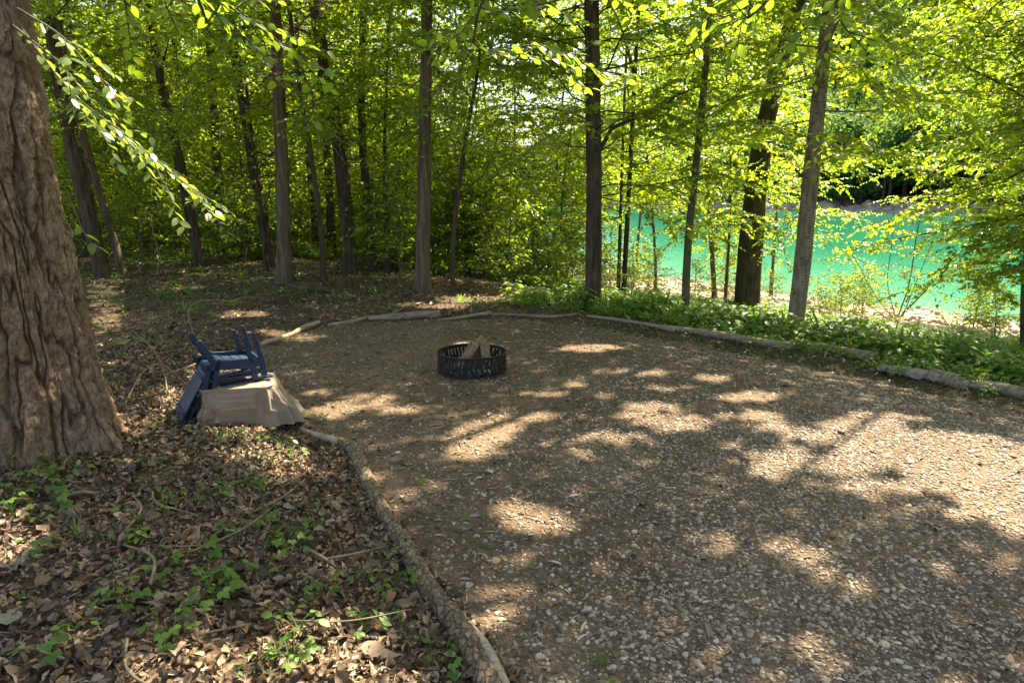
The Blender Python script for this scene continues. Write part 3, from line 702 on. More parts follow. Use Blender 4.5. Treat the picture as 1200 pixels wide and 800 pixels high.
hero('broadleaf_tree', 'dark slanting trunk deep in the shade above the blue chairs', [(236, 312), (225, 260), (208, 180), (190, 100)], (13, 10), BARK_DARK, 11,
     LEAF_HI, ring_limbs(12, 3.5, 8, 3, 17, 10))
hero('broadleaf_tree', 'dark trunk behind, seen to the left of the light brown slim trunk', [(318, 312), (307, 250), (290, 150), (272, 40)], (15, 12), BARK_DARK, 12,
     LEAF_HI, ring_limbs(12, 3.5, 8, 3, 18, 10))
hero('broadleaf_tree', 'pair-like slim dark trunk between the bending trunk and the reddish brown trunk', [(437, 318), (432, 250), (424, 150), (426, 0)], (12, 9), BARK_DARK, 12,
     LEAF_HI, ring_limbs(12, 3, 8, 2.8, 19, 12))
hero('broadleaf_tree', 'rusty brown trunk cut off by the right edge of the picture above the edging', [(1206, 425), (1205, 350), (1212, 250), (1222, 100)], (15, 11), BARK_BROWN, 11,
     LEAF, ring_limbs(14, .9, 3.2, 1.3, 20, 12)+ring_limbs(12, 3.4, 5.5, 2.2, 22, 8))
# trees just out of the picture whose limbs reach in or unseen ones added to shade the clearing
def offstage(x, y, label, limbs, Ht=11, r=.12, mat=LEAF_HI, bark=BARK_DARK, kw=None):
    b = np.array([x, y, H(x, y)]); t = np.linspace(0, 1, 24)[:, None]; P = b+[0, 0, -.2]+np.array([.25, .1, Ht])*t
    V, F = tube(P, r*(1-.6*t[:, 0]), 12); o = thing('broadleaf_tree', tuple(b), label, 'tree', 'trees whose limbs reach in from outside the clearing')
    link('trunk', mesh_np('trunk', V-b, F, bark), o); rng = np.random.default_rng(int(x*10+y))
    L = [(limb_path(np.array([0, 0, z])*1., R(az), R(el), l, rng, dr, wob=.32), 0.006*l) for az, el, z, l, dr in limbs]
    if L:
        k_ = dict(twig_len=.85, leaf=.115, leaf_gap=.038, twig_gap=.11, jit=.75, tw_r=.004); k_.update(kw or {})
        w, lv = grow(L, rng, **k_); link('branches', w.mesh('branches', bark), o); link('low_crown', carve(lv, b).mesh('low_crown', mat), o)
    SHADE_TREES.append((P[-1, 0], P[-1, 1], o, bark, P, b)); return o
OL = 'unseen leafy tree added to carry the high crown that shades the clearing'
offstage(9.6, 10.5, 'tree past the right edge with sunlit limbs hanging low over the rusty brown trunk', ring_limbs(22, 1.9, 6.2, 3.6, 31, 8, 215, 330, .5))
offstage(12.8, 14.5, 'tree past the right edge with layered limbs high over the far lake shore', ring_limbs(24, 2.8, 8.2, 4.4, 32, 8, 200, 330, .5), mat=LEAF)
offstage(13.5, 8, OL, [], 12); offstage(10, 3.5, OL, [], 11); offstage(6.5, -1.5, OL, [], 11); offstage(3.2, 19.5, 'slim tall tree on the bank between the bare-limbed and the slim grey trunk', ring_limbs(11, 4.2, 9, 3.0, 33, 12), 12, .08); offstage(15.2, 18.5, 'slim tree by the water past the right edge with sunlit limbs over the lake', ring_limbs(24, 3.2, 9.5, 4.6, 34, 10, 210, 340), 12, .10)
# unseen leaf layer added to shade the clearing, cut open for chosen sun flecks
def shade_canopy():
    n = 26000; q = np.stack([rt.uniform(-8.5, 9.5, n), rt.uniform(-1.5, 16, n)], 1)
    z = rt.uniform(6.6, 12.5, n); s = shore(q[:, 0], q[:, 1])
    keep = rt.random(n) < np.interp(s, [-16, -13.5, -11], [1, .45, 0.])
    keep &= rt.random(n) < np.where((q[:, 0] < -4.6) | (q[:, 1] > 12.6), .3, 1)
    q, z = q[keep], z[keep]; m = 7; n = len(q)
    Pc = np.stack([q[:, 0]+KX*z, q[:, 1]+KY*z, z], 1)
    B = np.repeat(Pc, m, 0)+rt.normal(0, .24, (n*m, 3))*[1, 1, .5]
    gx_, gy_ = B[:, 0]-KX*B[:, 2], B[:, 1]-KY*B[:, 2]
    k = ~in_fleck(gx_, gy_, 1.18); B = B[k]; n = len(B)
    az = rt.uniform(0, 6.28, n); D = unit(np.stack([np.cos(az), np.sin(az), rt.normal(-.2, .2, n)], 1)); Nv = unit(np.array([0, 0, 1.])+rt.normal(0, .35, (n, 3)))
    T = np.array([[c_[0], c_[1]] for c_ in SHADE_TREES]); own = np.argmin((B[:, None, 0]-T[None, :, 0])**2+(B[:, None, 1]-T[None, :, 1])**2, 1)
    for i, (tx, ty, o, bark, P, b) in enumerate(SHADE_TREES):
        sel = own == i
        if sel.sum() < 30: continue
        Bs = B[sel]; L = rt.uniform(.12, .2, len(Bs)); V, F = leaf_quads(Bs, D[sel], Nv[sel], L, L*.62)
        me = mesh_np('high_shade_crown', V-b, F, LEAF, True, {'tint': np.repeat(np.clip(rt.normal(.45, .2, len(Bs)), 0, 1), 4)}); link('high_shade_crown', me, o)
        acc = Acc()
        for tgt in Bs[rt.integers(0, len(Bs), 9)]:
            zb = min(P[-1, 2]-.3, max(4.5, tgt[2]-2.2)); p = np.array([np.interp(zb, P[:, 2], P[:, j]) for j in range(3)])
            dist = np.linalg.norm(tgt-p)
            if dist > 7: continue
            pp = smooth_path([p-b, (p*.5+tgt*.5)+[0, 0, .25]-b, tgt-b], 8); pw = pp+b
            if in_fleck(pw[:, 0]-KX*pw[:, 2], pw[:, 1]-KY*pw[:, 2], 1.3).any(): continue
            pp = pp; V, F = tube(pp, np.linspace(.055, .01, 8), 5); acc.add(V, F)
        if acc.n: link('upper_limbs', acc.mesh('upper_limbs', bark), o)
shade_canopy()
for o in list(S.objects):
    if '_top' in o: del o['_top']

# ------------------------------------------------------------------ the woods behind
spots = []
def free(x, y, d): return all((x-a)**2+(y-b)**2 > d*d for a, b in spots)
GRP = {'tall': 'tall trees in the woods behind the clearing', 'sap': 'leafy saplings in the woods behind the clearing', 'shrub': 'shrubs under the trees'}
def populate(n, kinds, name, label, cat, group, region, dmin, smin, smax, seed):
    r_ = random.Random(seed); made = 0; tries = 0
    while made < n and tries < n*60:
        tries += 1; y = region[2]+(region[3]-region[2])*r_.random()**1.25; x = r_.uniform(region[0], region[1])*(y/region[3] if region[4] else 1)
        s = float(shore(x, y)); sd = float(camp_sd(np.array([x]), np.array([y]))[0])
        if s > region[5] or s < region[6] or sd > -2.2 or abs(x) > .82*y+2 or (name == 'broadleaf_tree' and x > -.205*y) or (name == 'young_tree' and x > -.06*y) or not free(x, y, dmin): continue
        spots.append((x, y)); place(kinds[made % len(kinds)], name, x, y, [['dark ', 'tall dark ', 'slim '], ['grey-stemmed ', 'small sunlit ', 'dark-stemmed ']][cat == 'sapling'][made % 3]*(cat != 'shrub')+['taller ', 'low '][made % 2]*(cat == 'shrub')+label+' '+where(x, y), cat, group, r_.uniform(smin, smax), r_.uniform(0, 6.28), (r_.gauss(0, .04), r_.gauss(0, .04))); made += 1
populate(20, TALL, 'broadleaf_tree', 'tall tree', 'tree', GRP['tall'], (-26, 18, 15.5, 25.5, True, -9, -200), 1.7, .75, 1.1, 1)
populate(16, SAP, 'young_tree', 'leafy sapling', 'sapling', GRP['sap'], (-20, 12, 14.5, 22, True, -10, -200), .9, .75, 1.0, 22)
populate(85, SAP, 'young_tree', 'leafy sapling', 'sapling', GRP['sap'], (-30, 10, 25, 36, True, -10, -200), .9, .75, 1.45, 2)
populate(75, SHRUB, 'shrub', 'bushy shrub', 'shrub', GRP['shrub'], (-32, 18, 17, 40, True, -9, -200), .6, .8, 1.9, 3)
LK = ['slim lakeside tree on the bank between the bare-limbed trunk and the furrowed trunk', 'slim leafy lakeside tree on the bank left of the bare-limbed dark trunk', 'slim leafy lakeside tree on the bank right of the pale spotted trunk']
for k, (u, yy, sc, li) in enumerate([(852, 19, 1.05, 0), (606, 22, 1.25, 1), (650, 25, 1.45, 1), (555, 23, 1.35, 1), (575, 27, 1.4, 1), (665, 27, 1.3, 1), (725, 20, 1.35, 0), (770, 24, 1.5, 0), (700, 32, 1.8, 0), (745, 33, 1.8, 0), (905, 24, 1.3, 0)]):
    xx = (u-600)/FPX*yy; place(LAKESIDE[k % 2], 'lakeside_tree', xx, yy, 'slim lakeside tree '+where(xx, yy), 'tree', 'slim trees on the lake bank', sc, k*1.9, (.02, -.03))
r_ = random.Random(9)
for k in range(34):
    yy = r_.uniform(16, 31); u = r_.uniform(440, 672); xx = (u-600)/FPX*yy
    if float(shore(xx, yy)) > -3: continue
    place(SAP[k % 2] if k % 3 == 0 else SHRUB[k % 2], 'young_tree' if k % 3 == 0 else 'shrub', xx, yy, ('sunlit sapling ' if k % 3 == 0 else 'sunlit tall bush ' if k % 2 == 0 else 'sunlit low bush ')+where(xx, yy), 'sapling' if k % 3 == 0 else 'shrub', 'bright thicket behind the fire ring', r_.uniform(.55, .8) if k % 3 == 0 else r_.uniform(1., 1.7), r_.uniform(0, 6.28))
r_ = random.Random(5)
for k, (u, v, sc) in enumerate([(600, 335, .9), (640, 338, 1.1), (570, 330, 1.2), (665, 345, .8), (610, 322, 1.5), (648, 318, 1.5), (545, 322, 1.2), (735, 345, .7), (765, 350, .8), (755, 325, 1.), (850, 352, .8), (905, 352, .8), (815, 355, .7), (985, 372, .9), (1010, 378, .7), (1000, 365, 1.),
                               (1140, 385, 1.), (1165, 400, 1.1), (715, 335, 1.3), (742, 338, 1.4), (848, 340, 1.2), (1150, 375, .8), (870, 338, .9), (960, 375, .7), (470, 325, 1.2), (455, 320, 1.4), (580, 318, 1.8), (625, 310, 2.), (700, 330, .8)]):
    b = G(u, v); place(SHRUB[k % 2], 'shrub', b[0], b[1], ('loose ' if k % 2 == 0 else 'low dense ')+'shrub on the lake bank '+where(b[0], b[1]).split(',')[0], 'shrub', 'shrubs on the lake bank', sc, r_.uniform(0, 6.28))
# slender many-stemmed sapling in front of the water
def multistem():
    b = G(1052, 375); y0 = b[1]; acc = Acc(); o = thing('young_tree', tuple(b), 'open multi-stemmed sapling with thin arching stems in front of the turquoise water', 'sapling'); rng = np.random.default_rng(9)
    stems = [[(1052, 372), (1066, 330), (1075, 270), (1090, 200), (1118, 120)], [(1050, 374), (1040, 330), (1046, 280), (1048, 225)], [(1054, 372), (1085, 340), (1120, 300), (1160, 275), (1205, 255)], [(1046, 372), (1025, 345), (1000, 300), (985, 275)], [(1058, 370), (1082, 310), (1098, 270)], [(1040, 374), (1012, 352), (978, 320)]]
    L = []
    for i, st in enumerate(stems):
        P = smooth_path([at_depth(u, v, y0+.25*math.sin(i*2)*(k/2)) for k, (u, v) in enumerate(st)], 14)-b; V, F = tube(P, np.linspace(.022 if i in (0, 2) else .014, .006, 14), 6)
        if True: link('stem', mesh_np('stem', V, F, BARK_DARK), o)
        for k in range(3, 14, 1):
            if rng.random() < .75: L.append((limb_path(P[k], rng.uniform(0, 6.28), R(8), rng.uniform(.45, 1.05), rng, .3, 5), .006))
    w, lv = grow(L, rng, twig_len=.42, twig_gap=.13, leaf=.10, leaf_gap=.05, start=.15, wood=acc, jit=.6); link('branches', w.mesh('branches', BARK_DARK), o); link('crown', lv.mesh('crown', LEAF_HI), o)
multistem()

# ------------------------------------------------------------------ low herbs
herbs = []
for k in range(6):
    rng = np.random.default_rng(100+k); acc = Acc(); n = 9+k; F3a, F4a, Va = [], [], []; off = 0
    for j in range(n):
        az = j*2.4; hgt = .25+.75*j/n; d = np.array([math.cos(az), math.sin(az), 0]); base = np.array([0, 0, hgt*.8]); tip = base+d*(.35-.2*hgt)+[0, 0, .12]
        V, F3, F4 = leaf_blade(.42-.12*hgt, .26, .12, .1, 3); c_, s_ = math.cos(az), math.sin(az); V = V@np.array([[c_, s_, 0], [-s_, c_, 0], [0, 0, 1]])+tip
        Va.append(V); F3a.append(np.array(F3)+off); F4a.append(np.array(F4)+off); off += len(V)
        Vt, Ft = tube(np.array([base*.6, base, tip]), .012, 3); Va.append(Vt); F4a.append(Ft+off); off += len(Vt)
    herbs.append(mesh_np('herb_%d' % k, np.concatenate(Va), [np.concatenate(F3a), np.concatenate(F4a)], LEAF_HERB))
for k in range(3):                       # grassy / ferny tufts
    Va, Fa, off = [], [], 0
    for j in range(14):
        az = j*2.4+k; V, F3, F4 = leaf_blade(1., .09, .45, .1, 4); c_, s_ = math.cos(az), math.sin(az); e = .75+.3*math.sin(j*5)
        M = np.array([[c_, s_, 0], [-s_, c_, 0], [0, 0, 1]]); V[:, 2] += V[:, 0]*e*1.3; V[:, 0] *= .65; V = V@M
        Va.append(V); Fa.append((np.array(F3)+off, np.array(F4)+off)); off += len(V)
    herbs.append(mesh_np('herb_tuft_%d' % k, np.concatenate(Va), [np.concatenate([a for a, b in Fa]), np.concatenate([b for a, b in Fa])], LEAF_HERB))
x1, y1 = rand_area(46000, -2, 17, 5.5, 26); s1 = shore(x1, y1); c1 = camp_sd(x1, y1)
k1 = (c1 < -.28) & (s1 < -4.5) & (s1 > -17.5) & in_view(x1, y1, .15) & (rg.random(len(x1)) < np.interp(s1, [-17.5, -14.8, -8, -4.5], [.15, .75, .5, .1])*np.interp(fbm2(x1, y1, 1.3, 3, 96), [.35, .6], [.35, 1.])) & (y1 < 11.5+1.2*x1)
k1 &= ~((c1 > -.6) & (rg.random(len(x1)) < .45)) & ~((x1 < 3.0) & (c1 > -.5))
x2, y2 = rand_area(40000, -26, 6, 6, 34); s2 = shore(x2, y2); c2 = camp_sd(x2, y2); p2 = fbm2(x2, y2, .55, 3, 81)
k2 = (c2 < -.8) & (s2 < -6) & in_view(x2, y2, .15) & (rg.random(len(x2)) < np.interp(p2, [.44, .6], [.02, .6])*np.interp(y2, [6, 13, 16, 20, 34], [.25, .12, .25, .8, .55]))
x = np.concatenate([x1[k1], x2[k2]]); y = np.concatenate([y1[k1], y2[k2]]); n = len(x); sz = rg.gamma(6, .03, n)+.05; sz = np.clip(sz, .06, .42)*(.6+.8*fbm2(x, y, .8, 3, 95)); sz = np.where(camp_sd(x, y) > -1.0, np.minimum(sz, .17), sz); sz = np.where((x < 0) & (y < 17), sz*.6, sz)
scatter('undergrowth', herbs, np.stack([x, y, height(x, y)-.01], 1), np.stack([rg.normal(0, .18, n), rg.normal(0, .18, n), rg.uniform(0, 6.28, n)], 1), np.stack([sz]*3, 1), np.where(rg.random(n) < .62, rg.integers(0, 6, n), rg.integers(6, 9, n)))
# sparse tiny weeds in the litter and along the edge of the gravel
x, y = rand_area(2600, -6, 9, 1.8, 12); c = camp_sd(x, y); p = fbm2(x, y, 1.1, 3, 91)
k = in_view(x, y) & (((c < 0) & (c > -3.5) & (shore(x, y) < -14) & (rg.random(len(x)) < np.interp(p, [.45, .62], [.02, .55]))) | ((c > 0) & (c < .5) & (rg.random(len(x)) < .12)))
x, y = x[k], y[k]; n = len(x); sz = rg.uniform(.04, .10, n)
scatter('small_weeds', herbs, np.stack([x, y, height(x, y)], 1), np.stack([rg.normal(0, .2, n), rg.normal(0, .2, n), rg.uniform(0, 6.28, n)], 1), np.stack([sz]*3, 1), rg.integers(0, 8, n))

# ------------------------------------------------------------------ far shore: rocks and wooded hillside
def far_tree(seed, conifer=False, mat=LEAF_FAR, n=900):
    r = np.random.default_rng(seed); acc = Acc(); nc = 34
    if conifer: zc = r.uniform(.12, .98, nc); rc = .17*(1-zc)+.015; az = r.uniform(0, 6.28, nc); ctr = np.stack([np.cos(az)*rc, np.sin(az)*rc, zc], 1); rad = .07*(1.15-zc)
    else:
        zc = r.uniform(.25, .95, nc); rc = .30*np.sqrt(np.clip(1-((zc-.55)/.45)**2, 0.02, 1))*r.uniform(.5, 1, nc); az = r.uniform(0, 6.28, nc); ctr = np.stack([np.cos(az)*rc, np.sin(az)*rc, zc], 1); rad = r.uniform(.07, .12, nc)
    i = r.integers(0, nc, n); dv = unit(r.normal(0, 1, (n, 3))); B = ctr[i]+dv*(rad if np.isscalar(rad) else rad[i])[:, None]*r.uniform(.5, 1, n)[:, None]
    L = r.uniform(.03, .055, n); V, F = leaf_quads(B, unit(np.cross(dv, r.normal(0, 1, (n, 3)))), dv, L, L*.8)
    tint = np.clip(.25+.5*r.random(nc)[i]+r.normal(0, .1, n), 0, 1); acc.add(V, F, np.repeat(tint, 4))
    lv = acc; Vt, Ft = tube(np.array([[0, 0, -.03], [0, 0, .5], [0, 0, .85]]), [.018, .012, .004], 5)
    V = np.concatenate([lv.V[0], Vt]); me = mesh_np('far_tree_%d' % seed, V, [lv.F[3][0], Ft+len(lv.V[0])], [mat, BARK_DARK], True, {'tint': np.concatenate([lv.A[0], np.zeros(len(Vt))])}, mat_idx=[0]*len(lv.F[3][0])+[1]*len(Ft))
    return me
FT = [far_tree(201), far_tree(202), far_tree(203, True), far_tree(204, True), far_tree(205, n=1100)]
x, y = rand_area(16000, -60, 460, 120, 520); s = shore(x, y)
k = (s > 152.5) & (np.abs(x) < .85*y) & (x > -.1*y); x, y = x[k], y[k]; n = len(x); sz = rg.uniform(12, 24, n)
scatter('hillside_forest', FT, np.stack([x, y, height(x, y)-.4], 1), np.stack([0*x, 0*x, rg.uniform(0, 6.28, n)], 1), np.stack([sz]*3, 1), rg.integers(0, 5, n))
FT2 = [far_tree(211, mat=LEAF_HI, n=1400), far_tree(212, mat=LEAF_HI, n=1400), far_tree(213, mat=LEAF_HI, n=1400)]
x, y = rand_area(2200, -150, 40, 50, 170); s = shore(x, y); k = (s < -2) & (np.abs(x) < .85*y); x, y = x[k], y[k]; n = len(x); sz = rg.uniform(8, 15, n)
scatter('distant_woods', FT2, np.stack([x, y, height(x, y)-.8], 1), np.stack([0*x, 0*x, rg.uniform(0, 6.28, n)], 1), np.stack([sz]*3, 1), rg.integers(0, 3, n))
rk = []
for k in range(5):
    v = ICO_V*(1+.5*(fbm(ICO_V*1.3+k*5, 3, 60+k)-.5)*2)[:, None]*[1, .8, .55]; v = np.round(v*3.2)/3.2*.35+v*.65; rk.append(mesh_np('rock_%d' % k, v, ICO_F, SHORESTONE, False))
x, y = rand_area(60000, -60, 460, 60, 420); s = shore(x, y); k = (s > 148.8) & (s < 154) & (np.abs(x) < .85*y) & (x > -.1*y); x, y = x[k], y[k]; n = len(x); sz = rg.gamma(2.5, .35, n)+.3
scatter('far_shore_rubble', rk, np.stack([x, y, height(x, y)], 1), rg.uniform(0, 6.28, (n, 3))*[.2, .2, 1], np.stack([sz]*3, 1), rg.integers(0, 5, n))
x, y = rand_area(26000, -4, 30, 12, 45); s = shore(x, y); k = (s > -6.5) & (s < 1.0) & in_view(x, y); x, y = x[k], y[k]; n = len(x); sz = rg.gamma(2.2, .016, n)+.012
scatter('beach_gravel', rk, np.stack([x, y, height(x, y)], 1), rg.uniform(0, 6.28, (n, 3))*[.2, .2, 1], np.stack([sz]*3, 1), rg.integers(0, 5, n))

# ------------------------------------------------------------------ the big furrowed trunk at the left
def big_tree():
    b = G(68, 546); y0 = b[1]-.05; nu, nv = 400, 640
    # centre line and radius from the outline: right edge 145@530, 118@430, 96@330, 70@200, 52@90, 38@0 ; left edge leaves the picture
    vs = [560, 530, 430, 330, 200, 90, 0, -160]; rt_ = [146, 135, 105, 83, 54, 35, 20, -12]; lf = [-22, -12, -28, -42, -62, -78, -92, -118]
    C_, Rr = [], []
    for v, r1, l1 in zip(vs, rt_, lf):
        p = at_depth((r1+l1)/2, v, y0+.35); q = at_depth(r1, v, y0+.35); C_.append(p); Rr.append(abs(q[0]-p[0]))
    C_ = np.array(C_); Rr = np.array(Rr); zt = np.concatenate([np.linspace(C_[0][2]-.25, 3.7, nv-40), np.linspace(3.75, 8.5, 40)]); zs = C_[:, 2]; dxdz = (C_[-1, 0]-C_[-2, 0])/(C_[-1, 2]-C_[-2, 2])
    cx = np.where(zt > zs[-1], C_[-1, 0]+(zt-zs[-1])*dxdz*.7, np.interp(zt, zs, C_[:, 0])); rr = np.where(zt > zs[-1], np.maximum(Rr[-1]-(zt-zs[-1])*.02, .15), np.interp(zt, zs, Rr))
    # finer rows low down where it is seen
    fc = math.atan2(-y0, -C_[0][0]); th = np.sort(np.concatenate([fc+np.linspace(-R(105), R(105), nu-60, endpoint=False), fc+np.linspace(R(105), R(255), 60, endpoint=False)])); TH, Z = np.meshgrid(th, zt); RRm = rr[:, None]*np.ones_like(TH)
    p = np.stack([np.cos(TH)*RRm, np.sin(TH)*RRm, Z], -1).reshape(-1, 3)
    w = p+.05*np.stack([fbm(p*[3, 3, 1.5], 3, 1), fbm(p*[3, 3, 1.5], 3, 2), fbm(p*[3, 3, 1.5]+9, 3, 3)], 1)*2
    w2 = w+.016*np.stack([fbm(p*[14, 14, 7], 3, 31), fbm(p*[14, 14, 7], 3, 32), fbm(p*[14, 14, 7], 3, 33)*2], 1)*2
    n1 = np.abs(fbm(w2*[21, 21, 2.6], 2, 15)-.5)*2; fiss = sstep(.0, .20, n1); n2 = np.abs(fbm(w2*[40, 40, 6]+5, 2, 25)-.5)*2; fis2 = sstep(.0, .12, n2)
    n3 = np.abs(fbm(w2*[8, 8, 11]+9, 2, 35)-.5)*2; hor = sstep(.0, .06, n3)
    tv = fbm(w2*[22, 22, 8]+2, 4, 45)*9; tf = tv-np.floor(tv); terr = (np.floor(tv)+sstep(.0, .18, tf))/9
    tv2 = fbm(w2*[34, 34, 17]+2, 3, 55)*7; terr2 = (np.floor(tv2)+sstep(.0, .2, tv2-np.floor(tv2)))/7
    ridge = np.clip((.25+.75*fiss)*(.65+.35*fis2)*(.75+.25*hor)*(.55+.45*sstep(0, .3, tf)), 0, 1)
    big = np.sin(np.arctan2(p[:, 1], p[:, 0])*5+1.3*fbm(p*[1, 1, .7], 2, 4)*4)
    low = np.exp(-(p[:, 2]-b[2])/.25)
    d = .019*fiss + .010*fis2*fiss + .006*hor + .050*(terr-.5) + .034*(terr2-.5) + .022*(fbm(p*[36, 36, 22], 3, 6)-.5) + .022*big + .05*low*np.maximum(big, -.3)
    d = d-.035
    rho = RRm.ravel()+d; V = np.stack([np.repeat(cx, nu)+np.cos(TH.ravel())*rho, y0+.35+np.sin(TH.ravel())*rho, Z.ravel()], 1)
    o = thing('old_tree', tuple(b), 'massive tree trunk with deeply furrowed grey-brown bark filling the left side', 'tree')
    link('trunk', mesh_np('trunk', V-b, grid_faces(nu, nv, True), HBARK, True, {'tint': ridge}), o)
    return o, b
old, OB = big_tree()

# leaf blades big enough to be parts of their own
V, F3, F4 = leaf_blade(1, .52, .12, .12, 5); LB = mesh_np('leaf', V, [np.array(F3), np.array(F4)], LEAF_SILVER)
V, F3, F4 = leaf_blade(1, .62, .18, .10, 6); LB2 = mesh_np('leaf', V, [np.array(F3), np.array(F4)], leaf_mat('leaf_overhead', [(0, (.06, .12, .02)), (1, (.10, .17, .03))], [(0, (.24, .42, .02)), (1, (.46, .58, .03))], .55, .45, 'rnd'))
def leafy_branch(o, origin, P, r0, mesh, leaf, gap, rng, sub=3, sublen=.35, flat=.35):
    """a branch (part) whose leaves are sub-parts"""
    P = smooth_path(P, 16)-origin; acc = Acc(); V, F = tube(P, np.linspace(r0, r0*.3, 16), 6); acc.add(V, F); runs = [P]
    for k in range(sub):
        i = 3+int(11*k/max(sub, 1)); T = unit(P[i+1]-P[i]); sdv_ = unit(np.cross(T, [0, 0, 1.]))*(1 if k % 2 else -1)
        q = np.array([P[i]+(T*.75+sdv_*.55+[0, 0, rng.normal(-.1, .12)])*sublen*rng.uniform(.7, 1.2)*t+[0, 0, -.12*sublen*t*t] for t in np.linspace(0, 1, 7)]); V, F = tube(q, np.linspace(r0*.45, r0*.2, 7), 4); acc.add(V, F); runs.append(q)
    br = link('branch', acc.mesh('branch', BARK_GREY), o)
    for ri, q in enumerate(runs):
        seg = np.linalg.norm(np.diff(q, axis=0), axis=1); cum = np.concatenate([[0], np.cumsum(seg)]); s = gap*(4 if ri == 0 else 1.2); sg = 1
        while s < cum[-1]:
            k = min(np.searchsorted(cum, s, 'right')-1, len(seg)-1); p = q[k]+(q[k+1]-q[k])*(s-cum[k])/seg[k]; T = Vector(unit(q[k+1]-q[k])); sd_ = T.cross(Vector((0, 0, 1))).normalized()*sg
            D = (T*.75+sd_*rng.uniform(.5, .95)+Vector((0, 0, rng.normal(-.15, .2)))).normalized(); N_ = (Vector((0, 0, 1))+Vector(rng.normal(0, flat, 3))).normalized(); Y = N_.cross(D).normalized(); N_ = D.cross(Y)
            M = Matrix((D, Y, N_)).transposed().to_4x4(); M.translation = Vector(p); sc = leaf*rng.uniform(.6, 1.15)
            lf = link('leaf', mesh, br); lf.matrix_local = M@Matrix.Scale(sc, 4); s += gap*rng.uniform(.7, 1.3); sg = -sg
rb = np.random.default_rng(4)
def dep(u, v, d): r = ray(u, v); return np.array([0, 0, CAM_H])+r/np.linalg.norm(r)*d
leafy_branch(old, OB, [dep(5, 5, 4.4), dep(80, 105, 4.2), dep(150, 160, 4.1), dep(210, 210, 4.0), dep(275, 252, 3.9)], .008, LB, .062, .032, rb, 8, .42)
leafy_branch(old, OB, [dep(20, 10, 4.3), dep(75, 45, 4.1), dep(115, 90, 4.0), dep(160, 120, 3.9)], .007, LB, .07, .04, rb, 4, .3)
leafy_branch(old, OB, [dep(15, 30, 4.2), dep(70, 75, 4.0), dep(110, 120, 3.9), dep(170, 155, 3.8)], .006, LB, .06, .04, rb, 3, .3)
leafy_branch(old, OB, [dep(78, 225, 4.4), dep(100, 275, 4.3), dep(118, 292, 4.2)], .004, LB2, .09, .05, rb, 0, .2)
# limbs hanging in overhead from a tree that stands behind the camera
def overhead_tree():
    b = np.array([1.9, -2.2, H(1.9, -2.2)]); o = thing('overhanging_tree', tuple(b), 'leafy branch tips with large bright leaves hanging into the top of the picture', 'tree'); t = np.linspace(0, 1, 20)[:, None]
    P = b+[0, 0, -.2]+np.array([-.3, .4, 7.5])*t; V, F = tube(P, .2*(1-.5*t[:, 0]), 14); link('trunk', mesh_np('trunk', V-b, F, BARK_GREY), o)
    top = np.array([1.75, -2.0, 4.6]); rng = np.random.default_rng(21)
    for tips, mid, lf, sub in [([dep(560, 15, 3.3), dep(640, 55, 3.4), dep(722, 92, 3.5)], (1., .6, 3.6), .085, 5), ([dep(225, -25, 3.0), dep(265, 5, 3.1), dep(340, 60, 3.2), dep(390, 110, 3.3)], (-.6, .8, 3.8), .075, 4), ([dep(930, -30, 2.9), dep(880, 5, 3.0), dep(845, 22, 3.1)], (1.8, .7, 3.6), .085, 4), ([dep(1010, -30, 3.3), dep(985, 20, 3.4), dep(1015, 60, 3.5)], (1.9, .6, 3.6), .08, 3), ([dep(560, -30, 3.2), dep(690, -5, 3.3), dep(800, -12, 3.5)], (1.2, .8, 3.7), .09, 5), ([dep(130, -35, 3.2), dep(180, -15, 3.3), dep(232, 12, 3.4)], (-.8, .9, 3.7), .075, 3)]:
        path = [np.array(mid)]+tips
        Pm = smooth_path([top-b, (top*.5+np.array(mid)*.5)+[0, 0, .4]-b, np.array(mid)-b], 10); V, F = tube(Pm, np.linspace(.05, .014, 10), 7); link('limb', mesh_np('limb', V, F, BARK_GREY), o)
        leafy_branch(o, b, path, .008, LB2, lf*.68, .036, rng, sub+3, .38, .6)
overhead_tree()

# ------------------------------------------------------------------ logs and edging
def bark_tube(P, rad, sides, mat, amp=.12, seed=1, sc=(7, 7, 7), vor=True):
    V, F = tube(P, rad, sides); ctr = np.repeat(P, sides, 0); n = unit(V-ctr); r = np.repeat(np.broadcast_to(rad, (len(P),)), sides)
    if vor:
        # long plates that follow the log
        T = unit(np.repeat(np.gradient(np.asarray(P), axis=0), sides, 0)); along = (V*T).sum(1)[:, None]*T; P_ = 0; w = (V-along)*26+along*11+.5*np.stack([fbm(V*14, 3, 41), fbm(V*14, 3, 42), fbm(V*14, 3, 43)], 1)*2
        f1, f2, idv = voro(w, seed); rd = sstep(.02, .3, f2-f1); d = amp*(rd-.6+.35*idv)
    else: rd = np.ones(len(V)); d = 0
    d = d+amp*1.2*(fbm(V*np.array(sc), 4, seed)-.5)
    V = V+n*(r*d)[:, None]; return V, F, rd
